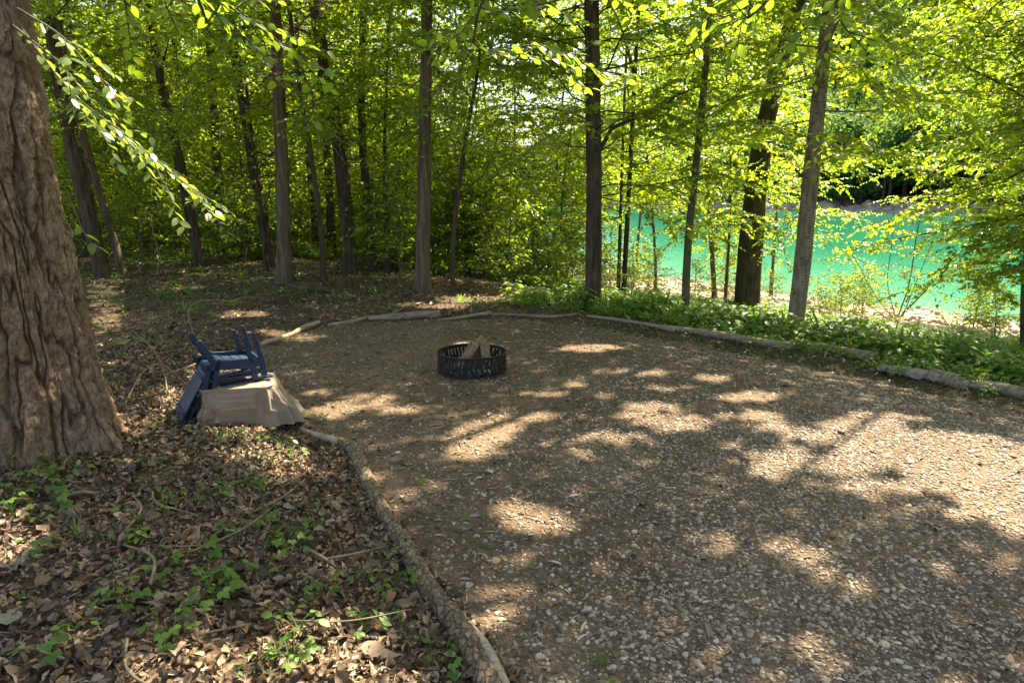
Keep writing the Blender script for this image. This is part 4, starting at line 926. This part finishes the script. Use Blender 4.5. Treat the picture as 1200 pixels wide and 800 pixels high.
def px_log(name, label, pts, wpx, mat, sides=10, n=26, lift=.6, group=None, amp=.25, vor=False, seed=1, dips=.0, cat='log', end=None):
    Pg = []; Rd = []
    for (u, v), w in zip(pts, wpx):
        g_ = G(u, v); r = .5*w*math.hypot(g_[0], g_[1])/FPX; Pg.append(g_+[0, 0, r*lift]); Rd.append(r)
    P = smooth_path(Pg, n); rad = np.interp(np.linspace(0, 1, n), np.linspace(0, 1, len(Rd)), Rd)
    hh = height(P[:, 0], P[:, 1]); P[:, 2] = np.maximum(P[:, 2], hh+rad*lift*.8); P[:, 2] += rad*.5*(fbm(P*2.5, 2, seed)-.5)
    V, F, rd = bark_tube(P, rad, sides, mat, amp, seed, vor=vor)
    # closed ends
    c0, c1 = len(V), len(V)+1; V = np.vstack([V, P[0], P[-1]]); rd = np.append(rd, [1, 1]); k = np.arange(sides)
    F3 = np.concatenate([np.stack([np.full(sides, c0), (k+1) % sides, k], 1), np.stack([np.full(sides, c1), c0-sides+k, c0-sides+(k+1) % sides], 1)])
    b = Pg[0]; mats = [mat, end or WOOD_PALE]
    o = link(name, mesh_np(name, V-b, [F, F3], mats, True, {'tint': rd}, mat_idx=[0]*len(F)+[1]*len(F3)), None, tuple(b)); tag(o, label, cat, group); return o
main = px_log('fallen_log', 'long crooked barky log edging the gravel, running toward the camera with a splintered pale end', [(383, 519), (412, 530), (428, 562), (450, 606), (474, 645), (500, 692), (534, 742), (566, 800), (590, 850)], [10, 15, 17, 19, 23, 26, 31, 35, 38], LOGBARK, 48, 300, .55, None, .15, True, 3)
def child_tube(name, root, pts, wpx, mat, lift=1., n=20, sides=8, amp=.3, flat=None):
    Pg, Rd = [], []
    for (u, v), w in zip(pts, wpx):
        g_ = G(u, v); r = .5*w*math.hypot(g_[0], g_[1])/FPX; Pg.append(g_+[0, 0, r*lift]); Rd.append(r)
    P = smooth_path(Pg, n); rad = np.interp(np.linspace(0, 1, n), np.linspace(0, 1, len(Rd)), Rd); V, F, rd = bark_tube(P, rad, sides, mat, amp, 5, vor=False)
    return link(name, mesh_np(name, V-np.array(root.location), F, mat, True, {'tint': rd}), root)
child_tube('thin_end', main, [(352, 506), (368, 513), (388, 521), (402, 526)], [5, 8, 10, 9], WOOD_PALE, 1.)
child_tube('splintered_wood', main, [(540, 728), (558, 758), (576, 788), (598, 830)], [4, 12, 17, 14], WOOD_PALE, 2.3, amp=.5)
child_tube('branch_stub', main, [(474, 650), (462, 655), (452, 652)], [14, 11, 8], LOGBARK, 1.2)
px_log('branch_pole', 'pale peeled crooked branch on the ground right of the blue chairs', [(306, 406), (325, 400), (343, 394), (356, 387), (374, 380)], [5, 6, 5, 6, 5], WOOD_PALE, 8, 24, .9, cat='branch')
EDG = 'logs laid along the back edge of the clearing'
px_log('edging_log', 'thickest short log of the back edging, left of the fire ring', [(432, 376), (460, 376), (490, 374), (516, 372)], [6, 9, 9, 9], WOOD_OLD, 12, 30, .8, EDG)
px_log('edging_log', 'short slim log behind the fire ring, next to the thick one', [(514, 376), (540, 374), (576, 369)], [2, 4, 5], WOOD_OLD, 8, 20, .9, EDG)
px_log('edging_log', 'long thin straight pole ending near the bare-limbed dark trunk', [(576, 371), (610, 372), (645, 373), (676, 370)], [3, 4, 4, 3], WOOD_OLD, 8, 24, .9, EDG)
px_log('edging_log', 'mossy short log half hidden in litter behind the thick edging log', [(385, 383), (410, 380), (432, 374)], [5, 7, 5], WOOD_OLD, 8, 20, .5, EDG)
px_log('edging_pole', 'thin pole on the gravel edge running right from the dark bare-limbed trunk', [(688, 372), (715, 376), (755, 383), (790, 390)], [3, 4, 5, 5], WOOD_OLD, 8, 24, .8, EDG)
RG = 'weathered logs along the lake side edge of the gravel'
px_log('edging_log', 'long grey weathered log from below the slim trunk to in front of the spotted trunk', [(775, 385), (815, 391), (860, 400), (910, 407), (945, 410)], [5, 8, 10, 10, 8], WOOD_OLD, 12, 50, .7, RG)
px_log('edging_log', 'grey weathered log below the spotted trunk ending at the grey stones', [(925, 405), (960, 412), (995, 419), (1028, 424)], [8, 12, 13, 12], WOOD_OLD, 14, 40, .7, RG)
px_log('edging_log', 'weathered log reaching the right edge of the picture past the grey stones', [(1132, 454), (1165, 460), (1200, 468), (1260, 482)], [9, 12, 13, 13], WOOD_OLD, 12, 30, .7, RG)
px_log('edging_log', 'dark rotting log piece between the grey stones and the last edging log', [(1090, 442), (1112, 450), (1134, 456)], [14, 16, 12], WOOD_OLD, 12, 24, .5, RG)
px_log('mossy_log', 'dark fallen limb across the woodland floor behind the light brown slim trunk', [(338, 337), (360, 340), (390, 344)], [6, 7, 5], BARK_DARK, 8, 20, .7)
# stones of the edging
def rock(name, label, u, v, w, hgt, seed, yaw=0., ysc=.7, group=None):
    g_ = G(u, v); k = .5*w*math.hypot(g_[0], g_[1])/FPX; import bmesh
    bm = bmesh.new(); bmesh.ops.create_icosphere(bm, subdivisions=4, radius=1); Vv = np.array([q.co[:] for q in bm.verts]); Ff = np.array([[q.index for q in f.verts] for f in bm.faces]); bm.free()
    f1, f2, idv = voro(Vv*1.15+seed*3, seed); Vv = Vv*(1+.35*(fbm(Vv*1.2+seed, 3, seed)-.5)*2+.10*idv)[:, None]; Vv = np.clip(Vv, -.86, .8); Vv += .05*(fbm(Vv*5, 3, seed)-.5)[:, None]
    Vv = Vv*[k, k*ysc, hgt*.5]
    return tag(link(name, mesh_np(name, Vv, Ff, STONE), None, (g_[0], g_[1], g_[2]+hgt*.45), (0, 0, yaw)), label, 'stone', group)
SG = 'grey stones of the gravel edging'
rock('edging_stone', 'pale rounded stone sitting on the greenery above the flat grey slabs', 1042, 425, 17, .13, 1, 0, .8, SG)
rock('edging_stone', 'small dark slab at the end of the weathered log, first of the flat stones', 1036, 436, 16, .09, 2, .3, .8, SG)
rock('edging_stone', 'flat tilted grey slab, second of the stones after the weathered log', 1051, 440, 22, .10, 3, -.4, .8, SG)
rock('edging_stone', 'widest flat grey slab in the middle of the row of edging stones', 1073, 443, 26, .11, 4, -.3, .7, SG)
rock('edging_stone', 'small tan stone lodged on top between the flat grey slabs', 1062, 434, 12, .06, 5, 0, .8, SG)
rock('edging_stone', 'broken grey slab at the right end of the row, touching the rotting log', 1094, 447, 18, .10, 6, -.5, .8, SG)

# ------------------------------------------------------------------ dry vines and sticks
def stem_thing(label, pts3, r, name='dry_stem', cat='stem', mat=STICK):
    P = smooth_path(pts3, 30); b = np.array(pts3[0]); V, F, rd = bark_tube(P, np.linspace(r, r*.5, 30), 6, mat, .3, 3, vor=False); return tag(link(name, mesh_np(name, V-b, F, mat), None, tuple(b)), label, cat)
def upg(u, v, h): g_ = G(u, v); return g_+[0, 0, h]
a = G(192, 452); y_ = a[1]
stem_thing('bowed dry tan stem arching from the litter beside the big trunk', [G(196, 462)]+[at_depth(u, v, y_) for u, v in [(193, 440), (183, 415), (170, 400), (155, 388)]], .008)
a = G(232, 430); y_ = a[1]+.1
stem_thing('dry vine curling up in a hook behind the blue chairs', [at_depth(u, v, y_) for u, v in [(232, 432), (228, 395), (221, 372), (226, 356), (245, 352), (275, 353)]], .008)
a = G(182, 322); y_ = a[1]
stem_thing('pale thin crooked vine hanging to the woodland floor left of the blue chairs', [at_depth(u, v, y_) for u, v in [(184, 325), (186, 300), (178, 262), (182, 240)]], .018)
stem_thing('low dry loop of vine lying over litter between the big trunk and chairs', [upg(150, 470, .02), upg(170, 452, .12), upg(190, 448, .16), upg(212, 452, .06), upg(226, 462, .02)], .007)
for lb, p in [('bent brown twig on leaf litter left of the barky log', [(362, 652), (378, 662), (395, 668), (402, 682)]), ('thin grey root-like stick below the plants at the foot of the big trunk', [(70, 590), (95, 586), (118, 582), (142, 575)]), ('fallen stick slanting down to the thick edging log', [(455, 372), (478, 362), (498, 354), (506, 349)]), ('small curved twig on the gravel above the fleck of sun', [(618, 575), (628, 572), (640, 566)]), ('thin twig leaning against the foot of the big trunk', [(72, 560), (82, 545), (95, 538)])]:
    stem_thing(lb, [upg(u, v, .02+.02*math.sin(k*2)) for k, (u, v) in enumerate(p)], .009 if 'twig' in lb else .013, 'fallen_stick', 'stick')
rs = random.Random(3)
for k in range(36):
    u, v = rs.choice([(rs.uniform(150, 560), rs.uniform(335, 378)), (rs.uniform(20, 400), rs.uniform(560, 790)), (rs.uniform(140, 330), rs.uniform(400, 470))]); a = G(u, v); az = rs.uniform(0, 6.28); l = rs.uniform(.15, .5)
    pts = [a+[0, 0, .02], a+[math.cos(az)*l*.5, math.sin(az)*l*.5, .045], a+[math.cos(az+.3)*l, math.sin(az+.3)*l, .03]]; pts = [np.array([p[0], p[1], max(p[2], H(p[0], p[1])+.012)]) for p in pts]
    o = stem_thing(['thin straight', 'bent', 'short thick', 'forked-looking'][k % 4]+' dry twig '+('on the woodland floor behind the edging' if v < 380 else 'in the litter below the big trunk' if v > 550 else 'in litter between the big trunk and the chairs'), pts, rs.uniform(.004, .009), 'fallen_twig', 'twig'); o['group'] = 'twigs lying in the leaf litter'

# ------------------------------------------------------------------ seedlings in the litter
def lobed_leaf():
    V3, F3_, F4_ = [], [], []; off = 0
    for a_, l in ((0, 1.), (62, .78), (-62, .78)):
        V, F3, F4 = leaf_blade(l, .58, .12, .1, 4); c_, s_ = math.cos(R(a_)), math.sin(R(a_)); V = V@np.array([[c_, s_, 0], [-s_, c_, 0], [0, 0, 1]]); V[:, 2] += .01*abs(a_)/62
        V3.append(V); F3_.append(np.array(F3)+off); F4_.append(np.array(F4)+off); off += len(V)
    return np.concatenate(V3), [np.concatenate(F3_), np.concatenate(F4_)]
Vl, Fl = lobed_leaf(); LOBED = mesh_np('leaf', Vl, Fl, LEAF_HERB); V, F3, F4 = leaf_blade(1, .66, .15, .12, 5); OVAL = mesh_np('leaf', V, [np.array(F3), np.array(F4)], LEAF_HERB)
def seedling_proto(seed, n, leafm, size, label, loc):
    rng = np.random.default_rng(seed); o = thing('seedling', tuple(loc), label, 'plant', 'green seedlings growing out of the leaf litter'); acc = Acc(); L = []
    for j in range(n):
        az = j*2.4+rng.normal(0, .3); l = rng.uniform(.5, 1.); h_ = rng.uniform(.5, 1.1)*.11; d = np.array([math.cos(az), math.sin(az), 0]); tip = d*l*.10+[0, 0, h_]; P = smooth_path([[0, 0, -.01], d*l*.03+[0, 0, h_*.7], tip], 6)
        V, F = tube(P, .0016, 4); acc.add(V, F); L.append((tip, az, rng.uniform(.7, 1.25)*size, rng.normal(0, .25, 2)))
    link('stem', acc.mesh('stem', LEAF_HERB), o)
    for tip, az, s_, tl in L: link('leaf', leafm, o, tuple(tip), (tl[0], .2+tl[1], az), s_)
    return o
SL = ''
pp = [seedling_proto(1, 7, LOBED, .045, 'lobed-leaved seedling highest in the clump at the centre of the litter', G(245, 700)), seedling_proto(2, 6, OVAL, .045, 'oval-leaved seedling left of the large pale tan dead leaf', G(350, 752)), seedling_proto(3, 9, LOBED, .038, 'bushiest many-leaved seedling against the foot of the big trunk', G(38, 570))]
pos_ = [(20, 585, 2), (55, 560, 2), (70, 578, 2), (15, 605, 2), (62, 600, 0), (90, 558, 1), (35, 552, 2), (52, 612, 1), (185, 580, 1), (203, 590, 0), (265, 575, 0), (255, 590, 1), (235, 655, 0), (180, 665, 1), (195, 680, 0), (270, 690, 1), (262, 682, 0), (250, 715, 2), (232, 718, 0), (225, 735, 1), (272, 625, 0), (278, 632, 1), (310, 620, 2), (330, 640, 0), (345, 632, 1), (335, 650, 2), (315, 675, 0), (350, 650, 1), (140, 700, 1), (150, 712, 0), (190, 745, 1), (200, 752, 0), (345, 775, 0), (335, 725, 1), (340, 790, 2), (465, 690, 0), (470, 660, 1), (378, 700, 0), (430, 690, 1), (120, 640, 1), (45, 650, 0), (300, 575, 0), (320, 545, 1), (300, 520, 1), (270, 518, 0), (240, 512, 1), (215, 500, 0), (250, 500, 1), (190, 500, 1), (155, 520, 0), (330, 525, 1), (345, 540, 0), (180, 545, 1), (410, 505, 1), (295, 790, 1), (90, 745, 1), (60, 780, 0), (165, 615, 1), (425, 745, 0), (440, 640, 1), (525, 770, 1), (520, 785, 0), (490, 760, 1), (365, 600, 1)]
SP = [(30, 570, 'at the foot of the big furrowed trunk'), (195, 585, 'in open litter right of the big trunk'), (262, 582, 'in litter midway between big trunk and barky log'), (245, 655, 'in the middle of the litter bank'), (265, 690, 'in the clump at the centre of the litter'), (240, 720, 'in the clump below the centre of the litter'), (275, 628, 'just above the central clump'), (335, 640, 'in the clump left of the log bulge'), (145, 705, 'in dark litter far from the log'), (195, 748, 'near the lower edge of the litter'), (340, 765, 'by the large pale tan dead leaf'), (465, 680, 'tight against the left side of the barky log'), (380, 695, 'between the clump and the barky log'), (120, 640, 'in shaded litter below the big trunk'), (45, 650, 'at the far left of the litter'), (300, 560, 'in sunny litter near the thin end of the log'), (300, 518, 'in sunny litter in front of the tan cover'), (220, 500, 'in sunny litter left of the tan cover'), (155, 515, 'in litter right beside the big trunk base'), (410, 505, 'on the gravel edge at the thin end of the log'), (75, 760, 'in the bottom left corner of the litter'), (165, 615, 'in open dark litter'), (520, 775, 'beside the splintered end of the log'), (350, 600, 'in litter left of the log kink')]
def spot(u, v): return min(SP, key=lambda t: (t[0]-u)**2+(t[1]-v)**2)[2]
for k, (u, v, i) in enumerate(pos_):
    a = G(u, v); dup(pp[i], tuple(a), (rs.gauss(0, .1), rs.gauss(0, .1), rs.uniform(0, 6.28)), rs.uniform(.55, 1.), ['lobed-leaved seedling ', 'small oval-leaved seedling ', 'many-leaved lobed seedling '][i]+spot(u, v))
# the few big dead leaves that stand out
def deadleaf(u, v, s_, rz, label, colr):
    t = MT('dead_leaf_single'); n = t.noise(t.obj(), 5, 4); m = t.done(t.ramp(n, [(.3, tuple(c*.6 for c in colr)), (.7, colr)]), .6, t.bump(n, .3, .004), .3)
    V, F3, F4 = leaf_blade(1, .95, .1, .25, 6); V[:, 0] -= .5; a = G(u, v); tag(link('dead_leaf', mesh_np('dead_leaf', V, [np.array(F3), np.array(F4)], m), None, (a[0], a[1], a[2]+.035), (.25, -.15, rz), s_), label, 'leaf')
deadleaf(438, 771, .09, 1.2, 'large pale tan dead leaf on the litter beside the splintered log', (.16, .11, .065))
deadleaf(448, 747, .06, .4, 'orange brown dead leaf just above the large pale tan one', (.25, .13, .05))
deadleaf(10, 738, .10, 2.2, 'pale grey-green dead leaf at the left edge of the litter', (.25, .24, .15))
deadleaf(582, 666, .045, .5, 'yellowish leaf lying on the gravel right of the log', (.38, .29, .12))
deadleaf(52, 690, .06, .9, 'curled rust coloured dead leaf in the shaded litter', (.24, .12, .05))

# ------------------------------------------------------------------ fire ring with firewood
def fire_ring():
    c_ = G(553, 437); c_ = np.array([c_[0], c_[1]+.05, c_[2]]); Rr = .5*82*math.hypot(c_[0], c_[1])/FPX; hh = Rr*2*.30
    o = thing('fire_ring', tuple(c_), 'round black steel fire ring with cut-out sides in the middle of the clearing', 'fire ring', rot=(0, 0, .4))
    def torus(z, r2, R_):
        P = [[math.cos(a)*R_, math.sin(a)*R_, z] for a in np.linspace(0, 2*PI, 97)]; return tube(np.array(P), r2, 8)
    V, F = torus(hh, .009, Rr); link('top_rim', mesh_np('top_rim', V, F, IRON), o); V, F = torus(.008, .009, Rr); link('bottom_rim', mesh_np('bottom_rim', V, F, IRON), o)
    nu, nv = 300, 34; th = np.arange(nu)*2*PI/nu; z = np.linspace(.008, hh-.004, nv); hole = np.zeros((nv-1, nu), bool); zc = (z[1:]+z[:-1])/2/hh
    r = random.Random(8); panel = nu//6
    for i in range(nu):
        p_, ph = divmod(i, panel); f = ph/panel
        for j in range(nv-1):
            zz = zc[j]; cut = False
            if .10 < zz < .92 and .05 < f < .95:
                if p_ % 2 == 0:           # tall slanting slots with rounded blobs
                    w = math.sin(2*PI*(f*7+.25*math.sin(zz*7+p_))+p_); w2 = math.sin(zz*13+f*23+p_*2)
                    cut = w > .05 and w2 > -.55 and abs(zz-.5) < .40
                else:                     # hills, trunks and dots
                    hill = .35+.18*math.sin(f*9+p_)+.08*math.sin(f*21); tr = math.sin(2*PI*f*9+2*math.sin(zz*4)) > .25
                    cut = (zz > hill and tr and zz < .86) or (zz < hill-.10 and math.sin(f*40+zz*16) > .35 and math.sin(zz*30+f*9) > -.3)
            hole[j, i] = cut
    V = np.stack([np.tile(np.cos(th), nv)*Rr, np.tile(np.sin(th), nv)*Rr, np.repeat(z, nu)], 1); F = grid_faces(nu, nv, True); F = F[~hole.ravel()]
    band = link('side_band', mesh_np('side_band', V, F, IRON), o); m = band.modifiers.new('thickness', 'SOLIDIFY'); m.thickness = .004; m.offset = 0
    r_ = np.linspace(0, Rr-.012, 14); rows = [np.stack([np.cos(th)*q, np.sin(th)*q, .03+.03*fbm2(np.cos(th)*q, np.sin(th)*q, 14, 3, 5)-.02*q], 1) for q in r_]
    a = tag(link('ash_bed', mesh_np('ash_bed', np.concatenate(rows), grid_faces(nu, 14, True), ASH), None, tuple(c_)), 'grey ash and char covering the ground inside the fire ring', 'ash', kind='stuff')
    return c_, Rr, hh
FC, FR, FH = fire_ring()
def split_wood(label, p0, p1, w, roll, seed, name='firewood'):
    p0, p1 = np.array(p0), np.array(p1); L = np.linalg.norm(p1-p0); n = 16; prof = [(-.5, -.35), (.5, -.38), (.55, .02), (.3, .42), (-.1, .5), (-.48, .25)]; k = len(prof); V = []
    rng = np.random.default_rng(seed)
    for i, t in enumerate(np.linspace(0, 1, n)):
        for j, (a, b) in enumerate(prof):
            s_ = w*(1+.10*math.sin(t*5+j*2+seed)+rng.normal(0, .02)); V.append([a*s_+.08*w*math.sin(t*3+seed), b*s_, t*L+(rng.normal(0, .006) if i in (0, n-1) else 0)])
    V = np.array(V); F = grid_faces(k, n, True); e = [list(range(k))[::-1], [(n-1)*k+j for j in range(k)]]
    z = Vector(p1-p0).normalized(); q = z.to_track_quat('Z', 'Y')@Euler((0, 0, roll)).to_quaternion()
    me = mesh_np(name, V, [F, np.array(e)], [WOOD_SPLIT], False); o = link(name, me, None, tuple(p0), q.to_euler()); tag(o, label, 'firewood', 'firewood stacked in the fire ring'); bevel(o, .004, 2); return o
cx, cy, cz = FC
split_wood('long split log leaning from the left to the peak of the firewood pile', (cx-.13, cy-.10, cz+.05), (cx+.10, cy+.10, cz+FH+.12), .085, .4, 1)
split_wood('split log standing nearly upright at the right of the firewood pile', (cx+.15, cy-.02, cz+.03), (cx+.12, cy+.06, cz+FH+.10), .095, 1.2, 2)
split_wood('shaded split log in the middle behind the two front pieces of firewood', (cx+.03, cy+.16, cz+.03), (cx+.07, cy+.08, cz+FH+.08), .08, 2.2, 3)
split_wood('thin split piece behind at the left of the firewood pile', (cx-.16, cy+.12, cz+.04), (cx+.0, cy+.12, cz+FH+.06), .055, .9, 4)
split_wood('low flat split piece lying inside the ring at the foot of the pile', (cx-.16, cy+.0, cz+.06), (cx+.16, cy+.10, cz+.10), .07, .2, 5)

# ------------------------------------------------------------------ covered box and the two stacked chairs upside down on it
CB = G(283, 492); CYAW = R(16)
def cover():
    n = 90; W2, D2, Hh = .255, .21, .315; V = []; N = 220; rows = 70
    for j in range(rows+1):
        s = j/rows
        for i in range(N):
            a = i*2*PI/N; ca, sa = math.cos(a), math.sin(a); e = .30; sx_ = math.copysign(abs(ca)**e, ca); sy_ = math.copysign(abs(sa)**e, sa)
            if s < .3: q = s/.3; x = sx_*W2*q; y = sy_*D2*q; z = Hh-.012*q*q+.010*math.sin(7*x*8+3*y*9)*q*.4
            else:
                q = (s-.3)/.7; fl = 1+.10*q+(.68*q**1.1*max(ca, 0)**1.5*(1 if sa < .5 else .6)); x = sx_*W2*fl; y = sy_*D2*(1+.14*q*(1 if sa < 0 else .3)); z = (Hh-.012)*(1-q)
                f = math.sin(a*9+3*math.sin(a*2+1)+q*2.5)+.6*math.sin(a*17+q*5+1); am = .013*math.sin(min(q, 1)*PI*.62)+.004; x += ca*f*am; y += sa*f*am
                if q > .93: z = max(z, 0)
            V.append((x, y, z))
    V = np.array(V); ang = np.arctan2(V[:, 1], V[:, 0]); out_ = unit(np.stack([V[:, 0], V[:, 1], 0*ang], 1)); rc = np.random.default_rng(12)
    for k in range(26):
        a0 = rc.uniform(-PI, PI); z0 = rc.uniform(.05, .26); sl = rc.choice([-1, 1])*rc.uniform(.3, 1.6); ln = rc.uniform(.10, .22); wd = rc.uniform(.006, .012); da = (ang-a0+PI) % (2*PI)-PI
        s_ = da*.24; t_ = V[:, 2]-z0; nrm = math.hypot(1, sl); dist = (s_*sl-t_)/nrm; alo = (s_+t_*sl)/nrm
        V = V+out_*(rc.uniform(.005, .012)*np.exp(-(dist/wd)**2)*np.exp(-(alo/ln)**4)*(V[:, 2] < Hh-.02))[:, None]
    rim = np.abs(V[:, 2]-(Hh-.012)) < .03
    d = unit(np.stack([V[:, 0], V[:, 1], 0*V[:, 0]+.05], 1)); diag = np.sin((V[:, 0]*1.9+V[:, 1]*1.5+V[:, 2]*.9)*20+2*fbm(V*5, 2, 3)*3)
    V += d*(.022*(.5-np.abs(fbm(V*[9, 9, 5]+V[:, :1]*3, 2, 18)-.5)*4)*np.clip(1-np.abs(V[:, 2]-.15)/.17, 0, 1))[:, None]+d*(.007*diag*np.clip(1-np.abs(V[:, 2]-.15)/.16, 0, 1))[:, None]+d*(.012*(fbm(V*9, 3, 8)-.5))[:, None]
    o = thing('covered_box', tuple(CB), 'low box under a wrinkled tan vinyl cover beneath the blue chairs', 'box', rot=(0, 0, CYAW))
    link('vinyl_cover', mesh_np('vinyl_cover', V, grid_faces(N, rows+1, True), TARP), o)
    # seam cord that runs round the top edge
    P = []
    for i in range(97):
        a = i*2*PI/96; ca, sa = math.cos(a), math.sin(a); P.append((math.copysign(abs(ca)**.30, ca)*(W2+.004), math.copysign(abs(sa)**.30, sa)*(D2+.004), Hh-.018+.003*math.sin(a*7)))
    Vt, Ft = tube(np.array(P), .005, 6); link('seam_piping', mesh_np('seam_piping', Vt, Ft, TARP), o)
cover()
def chair(label, M, rl=1.):
    o = thing('plastic_chair', (0, 0, 0), label, 'chair', 'two stacked blue chairs turned upside down'); o.matrix_world = M
    def prt(name, V, F, w=.006): return bevel(link(name, mesh_np(name, V, F, PLASTIC, False), o), w, 2)
    def slab(pts, y0, y1):               # extruded outline in the x-z plane
        pts = np.array(pts); k = len(pts); V = np.array([[p[0], y, p[1]] for y in (y0, y1) for p in pts]); F4 = np.array([[i, (i+1) % k, k+(i+1) % k, k+i] for i in range(k)]); return V, F4, [list(range(k))[::-1], list(range(k, 2*k))]
    def slabobj(name, pts, y0, y1, w=.006):
        V, F4, caps = slab(pts, y0, y1); me = bpy.data.meshes.new(name); me.from_pydata([tuple(v) for v in V], [], [tuple(f) for f in F4]+[tuple(c) for c in caps]); me.materials.append(PLASTIC); return bevel(link(name, me, o), w, 2)
    for s in (-1, 1):
        y = s*.255; a, b = y-.02, y+.02
        slabobj('front_leg', [(.205, 0), (.24, 0), (.285, .34), (.285, .53), (.215, .53), (.225, .34)], a, b)
        slabobj('side_rail', [(-.24, .225), (.24, .315), (.24, .375), (-.25, .285)], a, b); slabobj('rear_leg', [(-.245+(px_+.245)*rl, .27+(pz_-.27)*rl) for px_, pz_ in [(-.375, -.03), (-.355, -.05), (-.325, -.035)]]+[(-.215, .25), (-.275, .29)]+[(-.245-.14*rl, .27-.27*rl)], a-.002, b+.002, .01)
        slabobj('back_post', [(-.235, .22), (-.17, .22), (-.29, .55), (-.35, .55)], a, b)
        slabobj('armrest', [(-.40, .52), (.34, .545), (.345, .57), (-.40, .545)], y-s*.035-.055, y-s*.035+.055, .010)
        slabobj('middle_rail', [(-.23, .40), (.23, .44), (.23, .465), (-.24, .425)], a+.006, b-.006)
    for k in range(5):                   # seat slats
        x = .225-.096*k; z = .372-(.235-x)*.235; V, F = box(.088, .50, .014, (0, 0, 0)); V[:, 2] -= .012*np.cos(V[:, 1]*6)*0; V = V@np.array([[1, 0, -.235], [0, 1, 0], [.235, 0, 1]]).T*1.; prt('slat', V*[1, 1, 1]+[x, 0, z], F)
    for k in range(7):                   # back slats, fanned with a rounded top
        yb = (k-3)*.066; yt = (k-3)*.074; top = .80-.012*(k-3)**2; base = np.array([-.20, yb, .27]); d = np.array([-.66, 0, .84]); d = d/np.linalg.norm(d); tip = base+d*top; tip[1] = yt
        n_ = np.array([.84, 0, .60])*.007; w = np.array([0, .028, 0]); V = np.array([base-w-n_, base+w-n_, base+w+n_, base-w+n_, tip-w-n_, tip+w-n_, tip+w+n_, tip-w+n_]); F = np.array([[0, 3, 2, 1], [4, 5, 6, 7], [0, 1, 5, 4], [1, 2, 6, 5], [2, 3, 7, 6], [3, 0, 4, 7]]); prt('slat', V, F, .004)
    for hgt in (.12, .56):
        base = np.array([-.20, 0, .27])+np.array([-.618, 0, .786])*hgt; V, F = box(.02, .48, .035, base-[.018, 0, 0]); prt('back_rail', V, F, .004)
    V, F = box(.03, .50, .05, (.235, 0, .335)); prt('front_rail', V, F)
    return o
def chair_matrix(loc, pitch, yaw, dx=0., dz=0.):
    return Matrix.Translation(Vector(loc))@Matrix.Rotation(yaw, 4, 'Z')@Matrix.Rotation(pitch, 4, 'Y')@Matrix.Rotation(PI, 4, 'X')@Matrix.Scale(.65, 4)@Matrix.Translation(Vector((dx, 0, dz)))
CL = (CB[0]-.06, CB[1]+.03, CB[2]+.67)
CH_YAW, CH_PITCH = R(34), R(-7)
chair('blue plastic slatted chair, upper one of the upside down pair, its seat underside showing', chair_matrix(CL, CH_PITCH, CH_YAW))
chair('blue plastic slatted chair nested beneath the other, only legs and dark back showing', chair_matrix(CL, CH_PITCH, CH_YAW, -.11, .03), .3)
